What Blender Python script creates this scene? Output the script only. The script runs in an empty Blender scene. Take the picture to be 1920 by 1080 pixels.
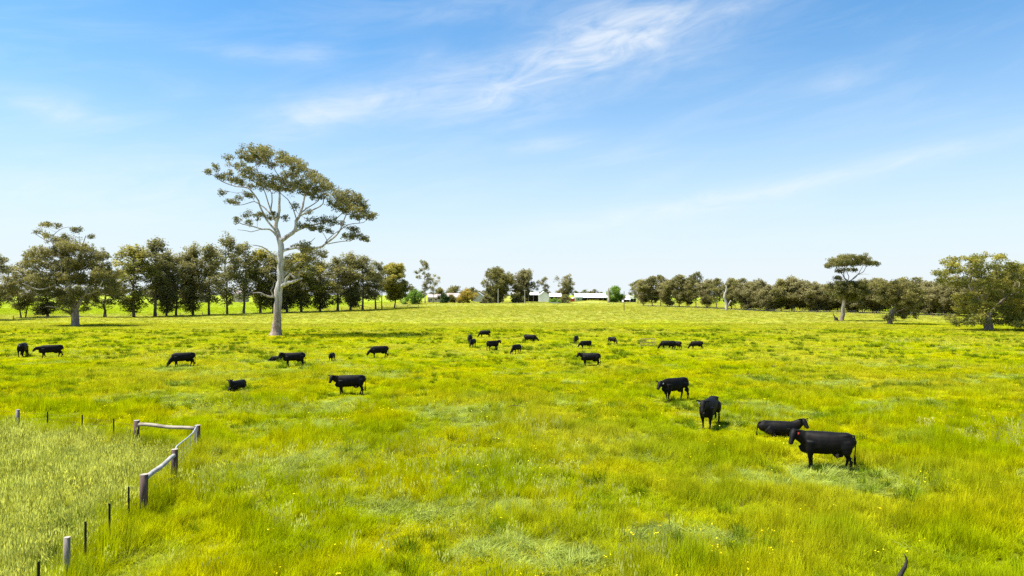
import bpy, bmesh, math, random
import numpy as np
from mathutils import Vector, Matrix

random.seed(7)
RNG = np.random.default_rng(11)
scene = bpy.context.scene
COL = scene.collection

# ------------------------------------------------------------------ camera
CAMH = 6.8          # eye height above the near pasture
F = 1280.0          # focal length in pixels of a 1920 wide frame (24 mm)
HOR = 552.0         # horizon row in that frame
cam_d = bpy.data.cameras.new('camera')
cam_d.lens = 24.0
cam_d.sensor_width = 36.0
cam_d.shift_y = 12.0 / 1920.0
cam_d.clip_start = 0.1
cam_d.clip_end = 20000.0
cam = bpy.data.objects.new('camera', cam_d)
cam.location = (0, 0, CAMH)
cam.rotation_euler = (math.radians(90), 0, 0)
COL.objects.link(cam)
scene.camera = cam

# ------------------------------------------------------------------ sun and sky
SUN_DIR = Vector((-0.46, -0.02, 0.86)).normalized()      # towards the sun
SUN_EL = math.asin(SUN_DIR.z)
SUN_AZ = math.atan2(SUN_DIR.x, SUN_DIR.y)                # clockwise from +Y
sun_d = bpy.data.lights.new('sun', 'SUN')
sun_d.energy = 4.6
sun_d.angle = math.radians(15.0)
sun_d.color = (1.0, 0.95, 0.86)
sun = bpy.data.objects.new('sun', sun_d)
sun.rotation_euler = SUN_DIR.to_track_quat('Z', 'Y').to_euler()
sun.location = (0, 0, 60)
COL.objects.link(sun)

scene.view_settings.view_transform = 'Standard'
scene.view_settings.look = 'None'
scene.view_settings.exposure = 1.3
scene.view_settings.gamma = 1.0
scene.cycles.max_bounces = 6
scene.cycles.diffuse_bounces = 2
scene.cycles.transmission_bounces = 4
scene.cycles.glossy_bounces = 2
scene.cycles.transparent_max_bounces = 4
scene.cycles.sample_clamp_indirect = 6.0
scene.cycles.use_denoising = False

class NT:
    """small helper round a node tree"""
    def __init__(s, tree):
        s.t = tree; s.n = tree.nodes; s.l = tree.links
    def node(s, typ, **kw):
        n = s.n.new(typ)
        for k, v in kw.items():
            setattr(n, k, v)
        return n
    def put(s, sock, v):
        if isinstance(v, bpy.types.NodeSocket):
            s.l.new(v, sock)
        else:
            sock.default_value = v
    def m(s, op, a, b=0.0, c=None, clamp=False):
        n = s.n.new('ShaderNodeMath'); n.operation = op; n.use_clamp = clamp
        s.put(n.inputs[0], a); s.put(n.inputs[1], b)
        if c is not None: s.put(n.inputs[2], c)
        return n.outputs[0]
    def mix(s, fac, a, b, blend='MIX'):
        n = s.n.new('ShaderNodeMix'); n.data_type = 'RGBA'; n.blend_type = blend
        s.put(n.inputs[0], fac); s.put(n.inputs[6], a); s.put(n.inputs[7], b)
        return n.outputs[2]
    def noise(s, vec, scale, detail=3.0, rough=0.55, dist=0.0):
        n = s.n.new('ShaderNodeTexNoise')
        s.l.new(vec, n.inputs['Vector'])
        n.inputs['Scale'].default_value = scale
        n.inputs['Detail'].default_value = detail
        n.inputs['Roughness'].default_value = rough
        n.inputs['Distortion'].default_value = dist
        return n.outputs[0]
    def step(s, v, lo, hi, to0=0.0, to1=1.0):
        n = s.n.new('ShaderNodeMapRange'); n.interpolation_type = 'SMOOTHSTEP'
        s.put(n.inputs[0], v)
        n.inputs[1].default_value = lo; n.inputs[2].default_value = hi
        n.inputs[3].default_value = to0; n.inputs[4].default_value = to1
        return n.outputs[0]
    def xyz(s, vec):
        n = s.n.new('ShaderNodeSeparateXYZ'); s.l.new(vec, n.inputs[0])
        return n.outputs[0], n.outputs[1], n.outputs[2]
    def vec(s, x, y, z=0.0):
        n = s.n.new('ShaderNodeCombineXYZ')
        s.put(n.inputs[0], x); s.put(n.inputs[1], y); s.put(n.inputs[2], z)
        return n.outputs[0]

def rgba(r, g, b): return (r, g, b, 1.0)

world = bpy.data.worlds.new('World')
scene.world = world
world.use_nodes = True
W = NT(world.node_tree)
for n in list(W.n): W.n.remove(n)
sky = W.node('ShaderNodeTexSky', sky_type='NISHITA', sun_disc=False)
sky.sun_elevation = SUN_EL
sky.sun_rotation = SUN_AZ
sky.air_density = 1.0
sky.dust_density = 0.6
sky.ozone_density = 2.0
tc = W.node('ShaderNodeTexCoord')
dx, dy, dz = W.xyz(tc.outputs['Generated'])
az = W.m('ARCTAN2', dx, dy)
el = W.m('ARCSINE', dz)
# thin cirrus: streaky noise everywhere, thicker in a few banks
st1 = W.noise(W.vec(W.m('MULTIPLY', W.m('ADD', az, W.m('MULTIPLY', el, -1.2)), 3.0), W.m('MULTIPLY', W.m('ADD', el, W.m('MULTIPLY', az, -0.12)), 13.0), 3.1), 1.6, 7.0, 0.62, 0.5)
st2 = W.noise(W.vec(W.m('MULTIPLY', az, 9.0), W.m('MULTIPLY', W.m('ADD', el, W.m('MULTIPLY', az, -0.16)), 26.0), 8.7), 1.2, 6.0, 0.60, 1.0)
BANKS = [(1165, 62, 150, 58, 6, 1.1), (1085, 100, 110, 22, 8, .5), (945, 182, 120, 40, 10, .75), (720, 188, 200, 34, 12, .5), (560, 225, 110, 22, 16, .5),
         (1470, 352, 300, 15, 9, .65), (1190, 398, 190, 16, 8, .35), (1040, 270, 90, 12, 6, .6), (105, 206, 60, 18, -4, .6),
         (470, 100, 80, 13, 2, .45), (590, 102, 50, 13, 8, .45), (290, 350, 200, 45, 4, .4), (800, 100, 50, 20, 5, .3),
         (1580, 152, 45, 18, 0, .3), (1200, 290, 70, 12, 5, .3), (60, 400, 160, 40, 0, .35), (1350, 15, 120, 14, 3, .3), (870, 20, 110, 22, 8, .3)]
bank = None
for (px, py, hl, ht, ang, amp) in BANKS:
    u0 = math.atan((px - 960) / F); v0 = math.atan((HOR - py) / F * math.cos(u0))
    ca, sa = math.cos(math.radians(ang)), math.sin(math.radians(ang))
    du = W.m('SUBTRACT', az, u0); dv = W.m('SUBTRACT', el, v0)
    a = W.m('MULTIPLY', W.m('MULTIPLY_ADD', du, ca, W.m('MULTIPLY', dv, sa)), F / hl)
    b = W.m('MULTIPLY', W.m('MULTIPLY_ADD', dv, ca, W.m('MULTIPLY', du, -sa)), F / ht)
    q = W.m('ADD', W.m('MULTIPLY', a, a), W.m('MULTIPLY', b, b))
    g = W.m('MULTIPLY', W.m('EXPONENT', W.m('MULTIPLY', q, -0.8)), amp)
    bank = g if bank is None else W.m('ADD', bank, g)
tex = W.m('ADD', W.m('MULTIPLY', W.step(st2, 0.20, 0.82), 0.75), W.m('MULTIPLY', W.step(st1, 0.25, 0.75), 0.40))
veil = W.m('MULTIPLY', W.step(st1, 0.42, 0.75), 0.16)
cl = W.m('ADD', W.m('MULTIPLY', bank, tex), veil, clamp=True)
cl = W.m('MULTIPLY', cl, W.step(el, -0.02, 0.10))
# clear air, deeper blue overhead; pale haze thickening evenly towards the horizon all round
deep = W.mix(1.0, sky.outputs[0], rgba(.29, .67, .86), 'MULTIPLY')
hz = W.m('EXPONENT', W.m('MULTIPLY', W.m('POWER', W.m('MULTIPLY', W.m('MAXIMUM', el, 0.0), 1 / math.radians(12.5)), 1.8), -1.0))
hazy = W.mix(hz, deep, rgba(3.62, 3.98, 4.18))
skyc = W.mix(W.m('MULTIPLY', cl, 0.68), hazy, rgba(4.2, 4.35, 4.45))
bg = W.node('ShaderNodeBackground')
W.l.new(skyc, bg.inputs[0])
bg.inputs[1].default_value = 0.096
out = W.node('ShaderNodeOutputWorld')
W.l.new(bg.outputs[0], out.inputs[0])

# ------------------------------------------------------------------ terrain
def _hash(ix, iy, seed):
    h = (ix.astype(np.int64) * 374761393 + iy.astype(np.int64) * 668265263 + seed * 1274126177) & 0xffffffff
    h = ((h ^ (h >> 13)) * 1274126177) & 0xffffffff
    return ((h ^ (h >> 16)) & 0xffff) / 65535.0
def vnoise(x, y, seed=0):
    x = np.asarray(x, float); y = np.asarray(y, float)
    ix = np.floor(x); iy = np.floor(y); fx = x - ix; fy = y - iy
    fx = fx * fx * (3 - 2 * fx); fy = fy * fy * (3 - 2 * fy)
    ix = ix.astype(np.int64); iy = iy.astype(np.int64)
    a = _hash(ix, iy, seed); b = _hash(ix + 1, iy, seed); c = _hash(ix, iy + 1, seed); d = _hash(ix + 1, iy + 1, seed)
    return (a * (1 - fx) + b * fx) * (1 - fy) + (c * (1 - fx) + d * fx) * fy
def fbm(x, y, seed=0, oct=3):
    v = 0; amp = .5; tot = 0
    for o in range(oct):
        v = v + amp * vnoise(x * 2 ** o, y * 2 ** o, seed + o * 17); tot += amp; amp *= .5
    return v / tot
def sstep(a, b, x):
    t = np.clip((x - a) / (b - a), 0, 1); return t * t * (3 - 2 * t)
def ground_z(x, y):
    x = np.asarray(x, float); y = np.asarray(y, float)
    z = 1.6 * sstep(190, 440, y) * np.exp(-((x - 15) / 130.0) ** 2)
    z = z + 1.9 * np.exp(-(((x - 52) / 13.0) ** 2 + ((y - 432) / 9.0) ** 2))          # grassy mound by the sheds
    near = 1 - sstep(60, 160, y)
    z = z + near * ((fbm(x / 3.1, y / 3.1, 5) - .5) * .30 + (fbm(x / .9, y / .9, 9, 2) - .5) * .12)
    z = z + (fbm(x / 31., y / 31., 3) - .5) * .35
    return z
def gz(x, y): return float(ground_z(x, y))
def on_ground(px, py):
    """ground point seen at a pixel of the 1920 wide frame"""
    s = (py - HOR) / F
    Y = CAMH / s
    for _ in range(30):
        Y = .5 * Y + .5 * (CAMH - gz((px - 960) / F * Y, Y)) / s
    X = (px - 960) / F * Y
    return Vector((X, Y, gz(X, Y)))
def at_depth(px, Y):
    X = (px - 960) / F * Y
    return Vector((X, Y, gz(X, Y)))
def under_top(px, py, h):
    """foot of a thing h metres tall whose top is seen at a pixel"""
    Y = (CAMH - h) * F / (py - HOR)
    for _ in range(20):
        Y = .5 * Y + .5 * (CAMH - h - gz((px - 960) / F * Y, Y)) * F / (py - HOR)
    return at_depth(px, Y)

# ------------------------------------------------------------------ materials
def material(name):
    m = bpy.data.materials.new(name); m.use_nodes = True
    t = NT(m.node_tree)
    for n in list(t.n): t.n.remove(n)
    o = t.node('ShaderNodeOutputMaterial')
    return m, t, o
def principled(t, o, color, rough=.8, spec=.3):
    p = t.node('ShaderNodeBsdfPrincipled')
    t.put(p.inputs['Base Color'], color)
    t.put(p.inputs['Roughness'], rough)
    p.inputs['Specular IOR Level'].default_value = spec
    t.l.new(p.outputs[0], o.inputs[0])
    return p
def bump(t, p, h, strength=.4, dist=.02):
    b = t.node('ShaderNodeBump'); b.inputs['Strength'].default_value = strength
    b.inputs['Distance'].default_value = dist
    t.l.new(h, b.inputs['Height']); t.l.new(b.outputs[0], p.inputs['Normal'])
def varied(name, c1, c2, scale, rough=.8, stretch=(1, 1, 1), bmp=.4, dist=.02, spec=.3, lo=.35, hi=.65):
    m, t, o = material(name)
    g = t.node('ShaderNodeTexCoord')
    mp = t.node('ShaderNodeMapping'); mp.inputs['Scale'].default_value = stretch
    t.l.new(g.outputs['Object'], mp.inputs[0])
    n = t.noise(mp.outputs[0], scale, 5, .6)
    p = principled(t, o, t.mix(t.step(n, lo, hi), rgba(*c1), rgba(*c2)), rough, spec)
    if bmp: bump(t, p, n, bmp, dist)
    return m

# pen fence lines (used by the pasture colours and the planting)
PEN_CORNER = under_top(370, 797, 1.25)
PEN_A = under_top(72, 1053, 1.1)       # along the near side
PEN_B = under_top(33, 768, 1.1)        # along the far side
def pen_side(x, y):
    """> 0 inside the ungrazed pen, in metres from its fence"""
    def d(P, Q):
        ex, ey = Q.x - P.x, Q.y - P.y; L = math.hypot(ex, ey)
        return ((x - P.x) * -ey + (y - P.y) * ex) / L
    return np.minimum(d(PEN_A, PEN_CORNER), d(PEN_CORNER, PEN_B))

def pasture_group():
    ng = bpy.data.node_groups.new('pasture_colour', 'ShaderNodeTree')
    ng.interface.new_socket('Color', in_out='OUTPUT', socket_type='NodeSocketColor')
    t = NT(ng)
    go = t.node('NodeGroupOutput')
    geo = t.node('ShaderNodeNewGeometry')
    x, y, z = t.xyz(geo.outputs['Position'])
    P = t.vec(x, y, 0.0)
    big = t.noise(P, 0.045, 4, .55)
    mid = t.noise(P, 0.22, 4, .6, .4)
    fine = t.noise(P, 1.1, 4, .6)
    big2 = t.noise(t.vec(t.m('ADD', x, 311.0), y, 0), 0.03, 5, .6)
    lime = rgba(.475, .455, .002); green = rgba(.335, .390, .002)
    pale = rgba(.460, .435, .035); ochre = rgba(.440, .350, .010); dark = rgba(.165, .215, .006); blue = rgba(.30, .36, .05)
    c = t.mix(t.step(mid, .36, .66), green, lime)
    c = t.mix(t.m('MULTIPLY', t.step(big, .45, .68), .75), c, pale)
    c = t.mix(t.m('MULTIPLY', t.step(big2, .54, .72), .30), c, ochre)
    c = t.mix(t.m('MULTIPLY', t.step(fine, .58, .80), .55), c, dark)
    c = t.mix(t.m('MULTIPLY', t.step(t.noise(t.vec(x, t.m('ADD', y, 77.0), 0), .13, 4, .6), .60, .72), .55), c, blue)
    # the far side of the paddock is drier and grazed shorter
    c = t.mix(t.m('MULTIPLY', t.step(t.m('ADD', y, t.m('MULTIPLY', t.m('SUBTRACT', big, .5), 160.0)), 60, 220), .72), c, t.mix(t.step(mid, .35, .65), rgba(.245, .260, .045), rgba(.315, .290, .070)))
    # beyond the fences the neighbouring paddocks are fresh again
    c = t.mix(t.m('MULTIPLY', t.step(t.m('ABSOLUTE', t.m('ADD', x, -30.0)), 100, 130), t.m('MULTIPLY', t.step(y, 200, 260), .7)), c, rgba(.29, .38, .006))
    # pale ungrazed grass inside the pen
    masks = []
    for Pn, Qn in ((PEN_A, PEN_CORNER), (PEN_CORNER, PEN_B)):
        ex, ey = Qn.x - Pn.x, Qn.y - Pn.y; L = math.hypot(ex, ey)
        dd = t.m('ADD', t.m('MULTIPLY', t.m('SUBTRACT', x, Pn.x), -ey / L), t.m('MULTIPLY', t.m('SUBTRACT', y, Pn.y), ex / L))
        masks.append(dd)
    pm = t.step(t.m('ADD', t.m('MINIMUM', masks[0], masks[1]), t.m('MULTIPLY', t.m('SUBTRACT', fine, .5), 2.5)), -.2, 1.6)
    penc = t.mix(t.step(mid, .35, .7), rgba(.31, .36, .035), rgba(.45, .44, .10))
    c = t.mix(pm, c, penc)
    t.l.new(c, go.inputs[0])
    return ng
PASTURE = pasture_group()

def grass_material(name, tint=None, transl=.48, var=.75, fixed=None):
    m, t, o = material(name)
    if fixed is None:
        gr = t.node('ShaderNodeGroup'); gr.node_tree = PASTURE
        c = gr.outputs[0]
    else:
        oi0 = t.node('ShaderNodeObjectInfo')
        c = t.mix(oi0.outputs['Random'], rgba(*fixed[0]), rgba(*fixed[1]))
    oi = t.node('ShaderNodeObjectInfo')
    br = t.m('MULTIPLY_ADD', oi.outputs['Random'], var, 1 - var * .5)
    c = t.mix(1.0, c, t.vec(br, br, br), 'MULTIPLY')
    if tint: c = t.mix(1.0, c, rgba(*tint), 'MULTIPLY')
    d = t.node('ShaderNodeBsdfDiffuse'); t.l.new(c, d.inputs[0])
    tr = t.node('ShaderNodeBsdfTranslucent'); t.l.new(t.mix(1.0, c, rgba(1.15, 1.15, .45), 'MULTIPLY'), tr.inputs[0])
    mx = t.node('ShaderNodeMixShader'); mx.inputs[0].default_value = transl
    t.l.new(d.outputs[0], mx.inputs[1]); t.l.new(tr.outputs[0], mx.inputs[2])
    t.l.new(mx.outputs[0], o.inputs[0])
    return m

M_GRASS = grass_material('pasture_grass')
M_SEED = grass_material('seeding_grass', fixed=((.49, .51, .15), (.62, .61, .25)), transl=.5)
M_BLUE = grass_material('flattened_grass', fixed=((.25, .32, .045), (.34, .39, .085)), transl=.42)
M_DARK = grass_material('dark_tussock', fixed=((.085, .14, .005), (.15, .21, .007)), transl=.4)
M_STRAW = grass_material('straw_stems', fixed=((.25, .16, .04), (.30, .22, .07)), transl=.3)
M_FLOWER = grass_material('yellow_petals', fixed=((.75, .58, .01), (.80, .66, .02)), transl=.2)

def ground_material():
    m, t, o = material('pasture_ground')
    gr = t.node('ShaderNodeGroup'); gr.node_tree = PASTURE
    geo = t.node('ShaderNodeNewGeometry')
    x, y, z = t.xyz(geo.outputs['Position'])
    P = t.vec(x, y, 0)
    n1 = t.noise(P, 1.7, 6, .7); n2 = t.noise(P, .35, 4, .6)
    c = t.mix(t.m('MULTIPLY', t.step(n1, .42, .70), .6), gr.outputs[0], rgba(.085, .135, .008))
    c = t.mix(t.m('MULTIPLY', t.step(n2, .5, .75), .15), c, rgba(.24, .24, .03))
    c = t.mix(t.step(y, 60, 170), t.mix(.55, c, rgba(.075, .085, .012)), c)      # ground colour darkened under the thick near sward
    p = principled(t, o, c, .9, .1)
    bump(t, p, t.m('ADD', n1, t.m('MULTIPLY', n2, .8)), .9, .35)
    return m
M_GROUND = ground_material()

# ------------------------------------------------------------------ object helpers
def mesh_obj(name, verts, faces, mat=None, parent=None, smooth=False):
    me = bpy.data.meshes.new(name)
    me.from_pydata([tuple(v) for v in verts], [], [tuple(f) for f in faces])
    me.update()
    if smooth: me.polygons.foreach_set('use_smooth', [True] * len(me.polygons))
    o = bpy.data.objects.new(name, me)
    COL.objects.link(o)
    if mat:
        for mm in (mat if isinstance(mat, (list, tuple)) else [mat]): me.materials.append(mm)
    if parent: o.parent = parent
    return o
def empty(name, loc=(0, 0, 0), rz=0.0):
    o = bpy.data.objects.new(name, None)
    o.location = loc; o.rotation_euler = (0, 0, rz); o.empty_display_size = .3
    COL.objects.link(o)
    return o
def tag(o, label=None, cat=None, group=None, kind=None):
    if label: o['label'] = label
    if cat: o['category'] = cat
    if group: o['group'] = group
    if kind: o['kind'] = kind
    return o

def frames(pts):
    pts = [Vector(p) for p in pts]
    out_ = []
    prev = None
    for i, p in enumerate(pts):
        d = (pts[min(i + 1, len(pts) - 1)] - pts[max(i - 1, 0)])
        if d.length < 1e-9: d = Vector((0, 0, 1))
        d.normalize()
        if prev is None:
            ref = Vector((1, 0, 0)) if abs(d.x) < .8 else Vector((0, 1, 0))
            s = d.cross(ref).normalized()
        else:
            s = (prev - d * prev.dot(d))
            if s.length < 1e-6: s = d.orthogonal()
            s.normalize()
        prev = s
        out_.append((p, d, s, d.cross(s)))
    return out_
def tube(V, Fc, pts, radii, n=6, cap=True, wob=0.0, rnd=random):
    """append a round tapered tube to vertex and face lists"""
    b = len(V)
    fr = frames(pts)
    for i, (p, d, s, u) in enumerate(fr):
        for k in range(n):
            a = 2 * math.pi * k / n
            r = radii[i] * (1 + (wob * (rnd.random() - .5) if wob else 0))
            V.append(p + (s * math.cos(a) + u * math.sin(a)) * r)
    for i in range(len(fr) - 1):
        for k in range(n):
            k2 = (k + 1) % n
            Fc.append((b + i * n + k, b + i * n + k2, b + (i + 1) * n + k2, b + (i + 1) * n + k))
    if cap:
        Fc.append(tuple(b + k for k in range(n))[::-1])
        Fc.append(tuple(b + (len(fr) - 1) * n + k for k in range(n)))
def box(V, Fc, c, sx, sy, sz, rz=0.0):
    b = len(V); ca, sa = math.cos(rz), math.sin(rz)
    for zz in (-1, 1):
        for (ix, iy) in ((-1, -1), (1, -1), (1, 1), (-1, 1)):
            x, y = ix * sx / 2, iy * sy / 2
            V.append(Vector((c[0] + x * ca - y * sa, c[1] + x * sa + y * ca, c[2] + zz * sz / 2)))
    for f in ((3, 2, 1, 0), (4, 5, 6, 7), (0, 1, 5, 4), (1, 2, 6, 5), (2, 3, 7, 6), (3, 0, 4, 7)):
        Fc.append(tuple(b + i for i in f))

# ------------------------------------------------------------------ ground sheet
def build_ground():
    ys = list(np.arange(-60, 12, 4.0)); y = 12.0
    while y < 60: ys.append(y); y += .40
    st = .40
    while y < 5200: ys.append(y); st *= 1.028; y += st
    ys = np.array(ys)
    u = np.linspace(-1, 1, 300)
    u = np.sign(u) * (np.abs(u) ** 1.25)
    hw = np.maximum(60, 12 + np.abs(ys) * 1.25)
    X = u[None, :] * hw[:, None]; Y = np.repeat(ys[:, None], len(u), 1)
    Z = ground_z(X, Y)
    V = np.stack([X, Y, Z], -1).reshape(-1, 3)
    nr, nc = X.shape
    i = np.arange(nr - 1)[:, None] * nc + np.arange(nc - 1)[None, :]
    Fq = np.stack([i, i + 1, i + nc + 1, i + nc], -1).reshape(-1, 4)
    me = bpy.data.meshes.new('pasture')
    me.vertices.add(len(V)); me.vertices.foreach_set('co', V.ravel())
    me.loops.add(Fq.size); me.loops.foreach_set('vertex_index', Fq.ravel().astype(np.int32))
    me.polygons.add(len(Fq)); me.polygons.foreach_set('loop_start', np.arange(0, Fq.size, 4, dtype=np.int32))
    me.update(calc_edges=True); me.validate()
    me.polygons.foreach_set('use_smooth', np.ones(len(Fq), bool))
    me.materials.append(M_GROUND)
    o = bpy.data.objects.new('pasture', me); COL.objects.link(o)
    tag(o, 'wide gently rolling green cattle pasture', None, None, 'structure')
build_ground()

# ------------------------------------------------------------------ trees
def bark_material(name, c1, c2, c3, zlo, zhi):
    """smooth pale bark with darker strips, rough brown bark towards the butt"""
    m, t, o = material(name)
    g = t.node('ShaderNodeTexCoord')
    x, y, z = t.xyz(g.outputs['Object'])
    mp = t.vec(t.m('MULTIPLY', x, 1.5), t.m('MULTIPLY', y, 1.5), t.m('MULTIPLY', z, .22))
    n1 = t.noise(mp, 1.6, 6, .65, .6)
    n2 = t.noise(t.vec(t.m('MULTIPLY', x, 7.0), t.m('MULTIPLY', y, 7.0), t.m('MULTIPLY', z, .7)), 2.0, 4, .6)
    c = t.mix(t.step(n1, .40, .64), rgba(*c1), rgba(*c2))
    low = t.m('SUBTRACT', 1.0, t.step(t.m('ADD', z, t.m('MULTIPLY', n1, zhi - zlo)), zlo + (zhi - zlo) * .5, zhi + (zhi - zlo) * .5))
    c = t.mix(t.m('MULTIPLY', low, t.step(n2, .25, .6)), c, rgba(*c3))
    ga = t.node('ShaderNodeAttribute'); ga.attribute_name = 'girth'
    c = t.mix(t.m('MULTIPLY', t.step(ga.outputs['Fac'], .15, .03), .8), c, rgba(.085, .068, .062))
    p = principled(t, o, c, .85, .2)
    bump(t, p, t.m('ADD', n1, n2), .9, .12)
    return m
def leaf_material(name, dark, mid, light, transl=.48):
    m, t, o = material(name)
    a = t.node('ShaderNodeAttribute'); a.attribute_name = 'tint'
    oi = t.node('ShaderNodeObjectInfo')
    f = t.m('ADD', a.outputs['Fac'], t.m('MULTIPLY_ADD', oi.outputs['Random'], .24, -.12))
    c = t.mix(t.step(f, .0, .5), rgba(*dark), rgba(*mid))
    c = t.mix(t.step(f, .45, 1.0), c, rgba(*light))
    p = t.node('ShaderNodeBsdfPrincipled')
    t.l.new(c, p.inputs['Base Color']); p.inputs['Roughness'].default_value = .55; p.inputs['Specular IOR Level'].default_value = .3
    tr = t.node('ShaderNodeBsdfTranslucent'); t.l.new(c, tr.inputs[0])
    mx = t.node('ShaderNodeMixShader'); mx.inputs[0].default_value = transl
    t.l.new(p.outputs[0], mx.inputs[1]); t.l.new(tr.outputs[0], mx.inputs[2])
    t.l.new(mx.outputs[0], o.inputs[0])
    return m
BARK_PALE = bark_material('pale_gum_bark', (.70, .64, .58), (.28, .22, .19), (.25, .16, .12), 2.0, 9.0)
BARK_GREY = bark_material('grey_gum_bark', (.34, .29, .25), (.20, .165, .14), (.17, .13, .105), .5, 4.0)
BARK_DARK = bark_material('dark_bark', (.13, .105, .085), (.075, .06, .05), (.09, .07, .055), .3, 3.0)
DEADWOOD = bark_material('bleached_deadwood', (.48, .43, .38), (.33, .29, .25), (.26, .21, .17), .3, 2.0)
LEAF_GUM = leaf_material('olive_gum_leaves', (0.094, 0.097, 0.025), (0.169, 0.161, 0.041), (0.290, 0.255, 0.070))
LEAF_BROWN = leaf_material('bronze_gum_leaves', (0.102, 0.101, 0.029), (0.204, 0.183, 0.045), (0.340, 0.295, 0.080))
LEAF_ROW = leaf_material('dark_olive_leaves', (0.104, 0.102, 0.036), (0.181, 0.172, 0.054), (0.335, 0.294, 0.082))
LEAF_ROWG = leaf_material('mossy_leaves', (0.121, 0.133, 0.025), (0.242, 0.235, 0.038), (0.463, 0.392, 0.062))
LEAF_RIGHT = leaf_material('grey_olive_leaves', (0.127, 0.118, 0.049), (0.235, 0.210, 0.082), (0.391, 0.343, 0.143))
LEAF_GREEN = leaf_material('fresh_green_leaves', (0.068, 0.128, 0.018), (0.135, 0.247, 0.030), (0.270, 0.390, 0.045))
LEAF_DEEP = leaf_material('deep_green_leaves', (0.027, 0.060, 0.021), (0.054, 0.105, 0.033), (0.105, 0.165, 0.045))
LEAF_GOLD = leaf_material('golden_leaves', (0.150, 0.128, 0.021), (0.360, 0.270, 0.033), (0.510, 0.390, 0.060))

def catmull(pts, seg):
    """resample a polyline smoothly; pts are (Vector, radius)"""
    P = [p for p, r in pts]; Rr = [r for p, r in pts]; out_ = []
    for i in range(len(P) - 1):
        p0, p1, p2, p3 = P[max(i - 1, 0)], P[i], P[i + 1], P[min(i + 2, len(P) - 1)]
        n = max(1, int(round((p2 - p1).length / seg)))
        for k in range(n):
            t = k / n
            q = .5 * ((2 * p1) + (p2 - p0) * t + (2 * p0 - 5 * p1 + 4 * p2 - p3) * t * t + (3 * p1 - p0 - 3 * p2 + p3) * t ** 3)
            out_.append((q, Rr[i] * (1 - t) + Rr[i + 1] * t))
    out_.append((P[-1], Rr[-1]))
    return out_

def leaf_mesh(name, C, tints, L, Wd, mat, rng, droop=.5):
    n = len(C)
    a = rng.normal(0, 1, (n, 3)); a[:, 2] = a[:, 2] * .6 - droop; a /= np.linalg.norm(a, axis=1)[:, None]
    b = rng.normal(0, 1, (n, 3)); b -= a * (a * b).sum(1)[:, None]; b /= np.linalg.norm(b, axis=1)[:, None]
    s = rng.uniform(.65, 1.3, (n, 1))
    V = np.stack([C - a * L * s / 2, C + b * Wd * s / 2 + a * L * s * .08, C + a * L * s / 2, C - b * Wd * s / 2 + a * L * s * .08], 1).reshape(-1, 3)
    me = bpy.data.meshes.new(name)
    me.vertices.add(4 * n); me.vertices.foreach_set('co', V.ravel().astype(np.float32))
    me.loops.add(4 * n); me.loops.foreach_set('vertex_index', np.arange(4 * n, dtype=np.int32))
    me.polygons.add(n); me.polygons.foreach_set('loop_start', np.arange(0, 4 * n, 4, dtype=np.int32))
    me.update(calc_edges=True)
    at = me.attributes.new('tint', 'FLOAT', 'POINT'); at.data.foreach_set('value', np.repeat(tints, 4).astype(np.float32))
    me.materials.append(mat)
    return me

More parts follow.
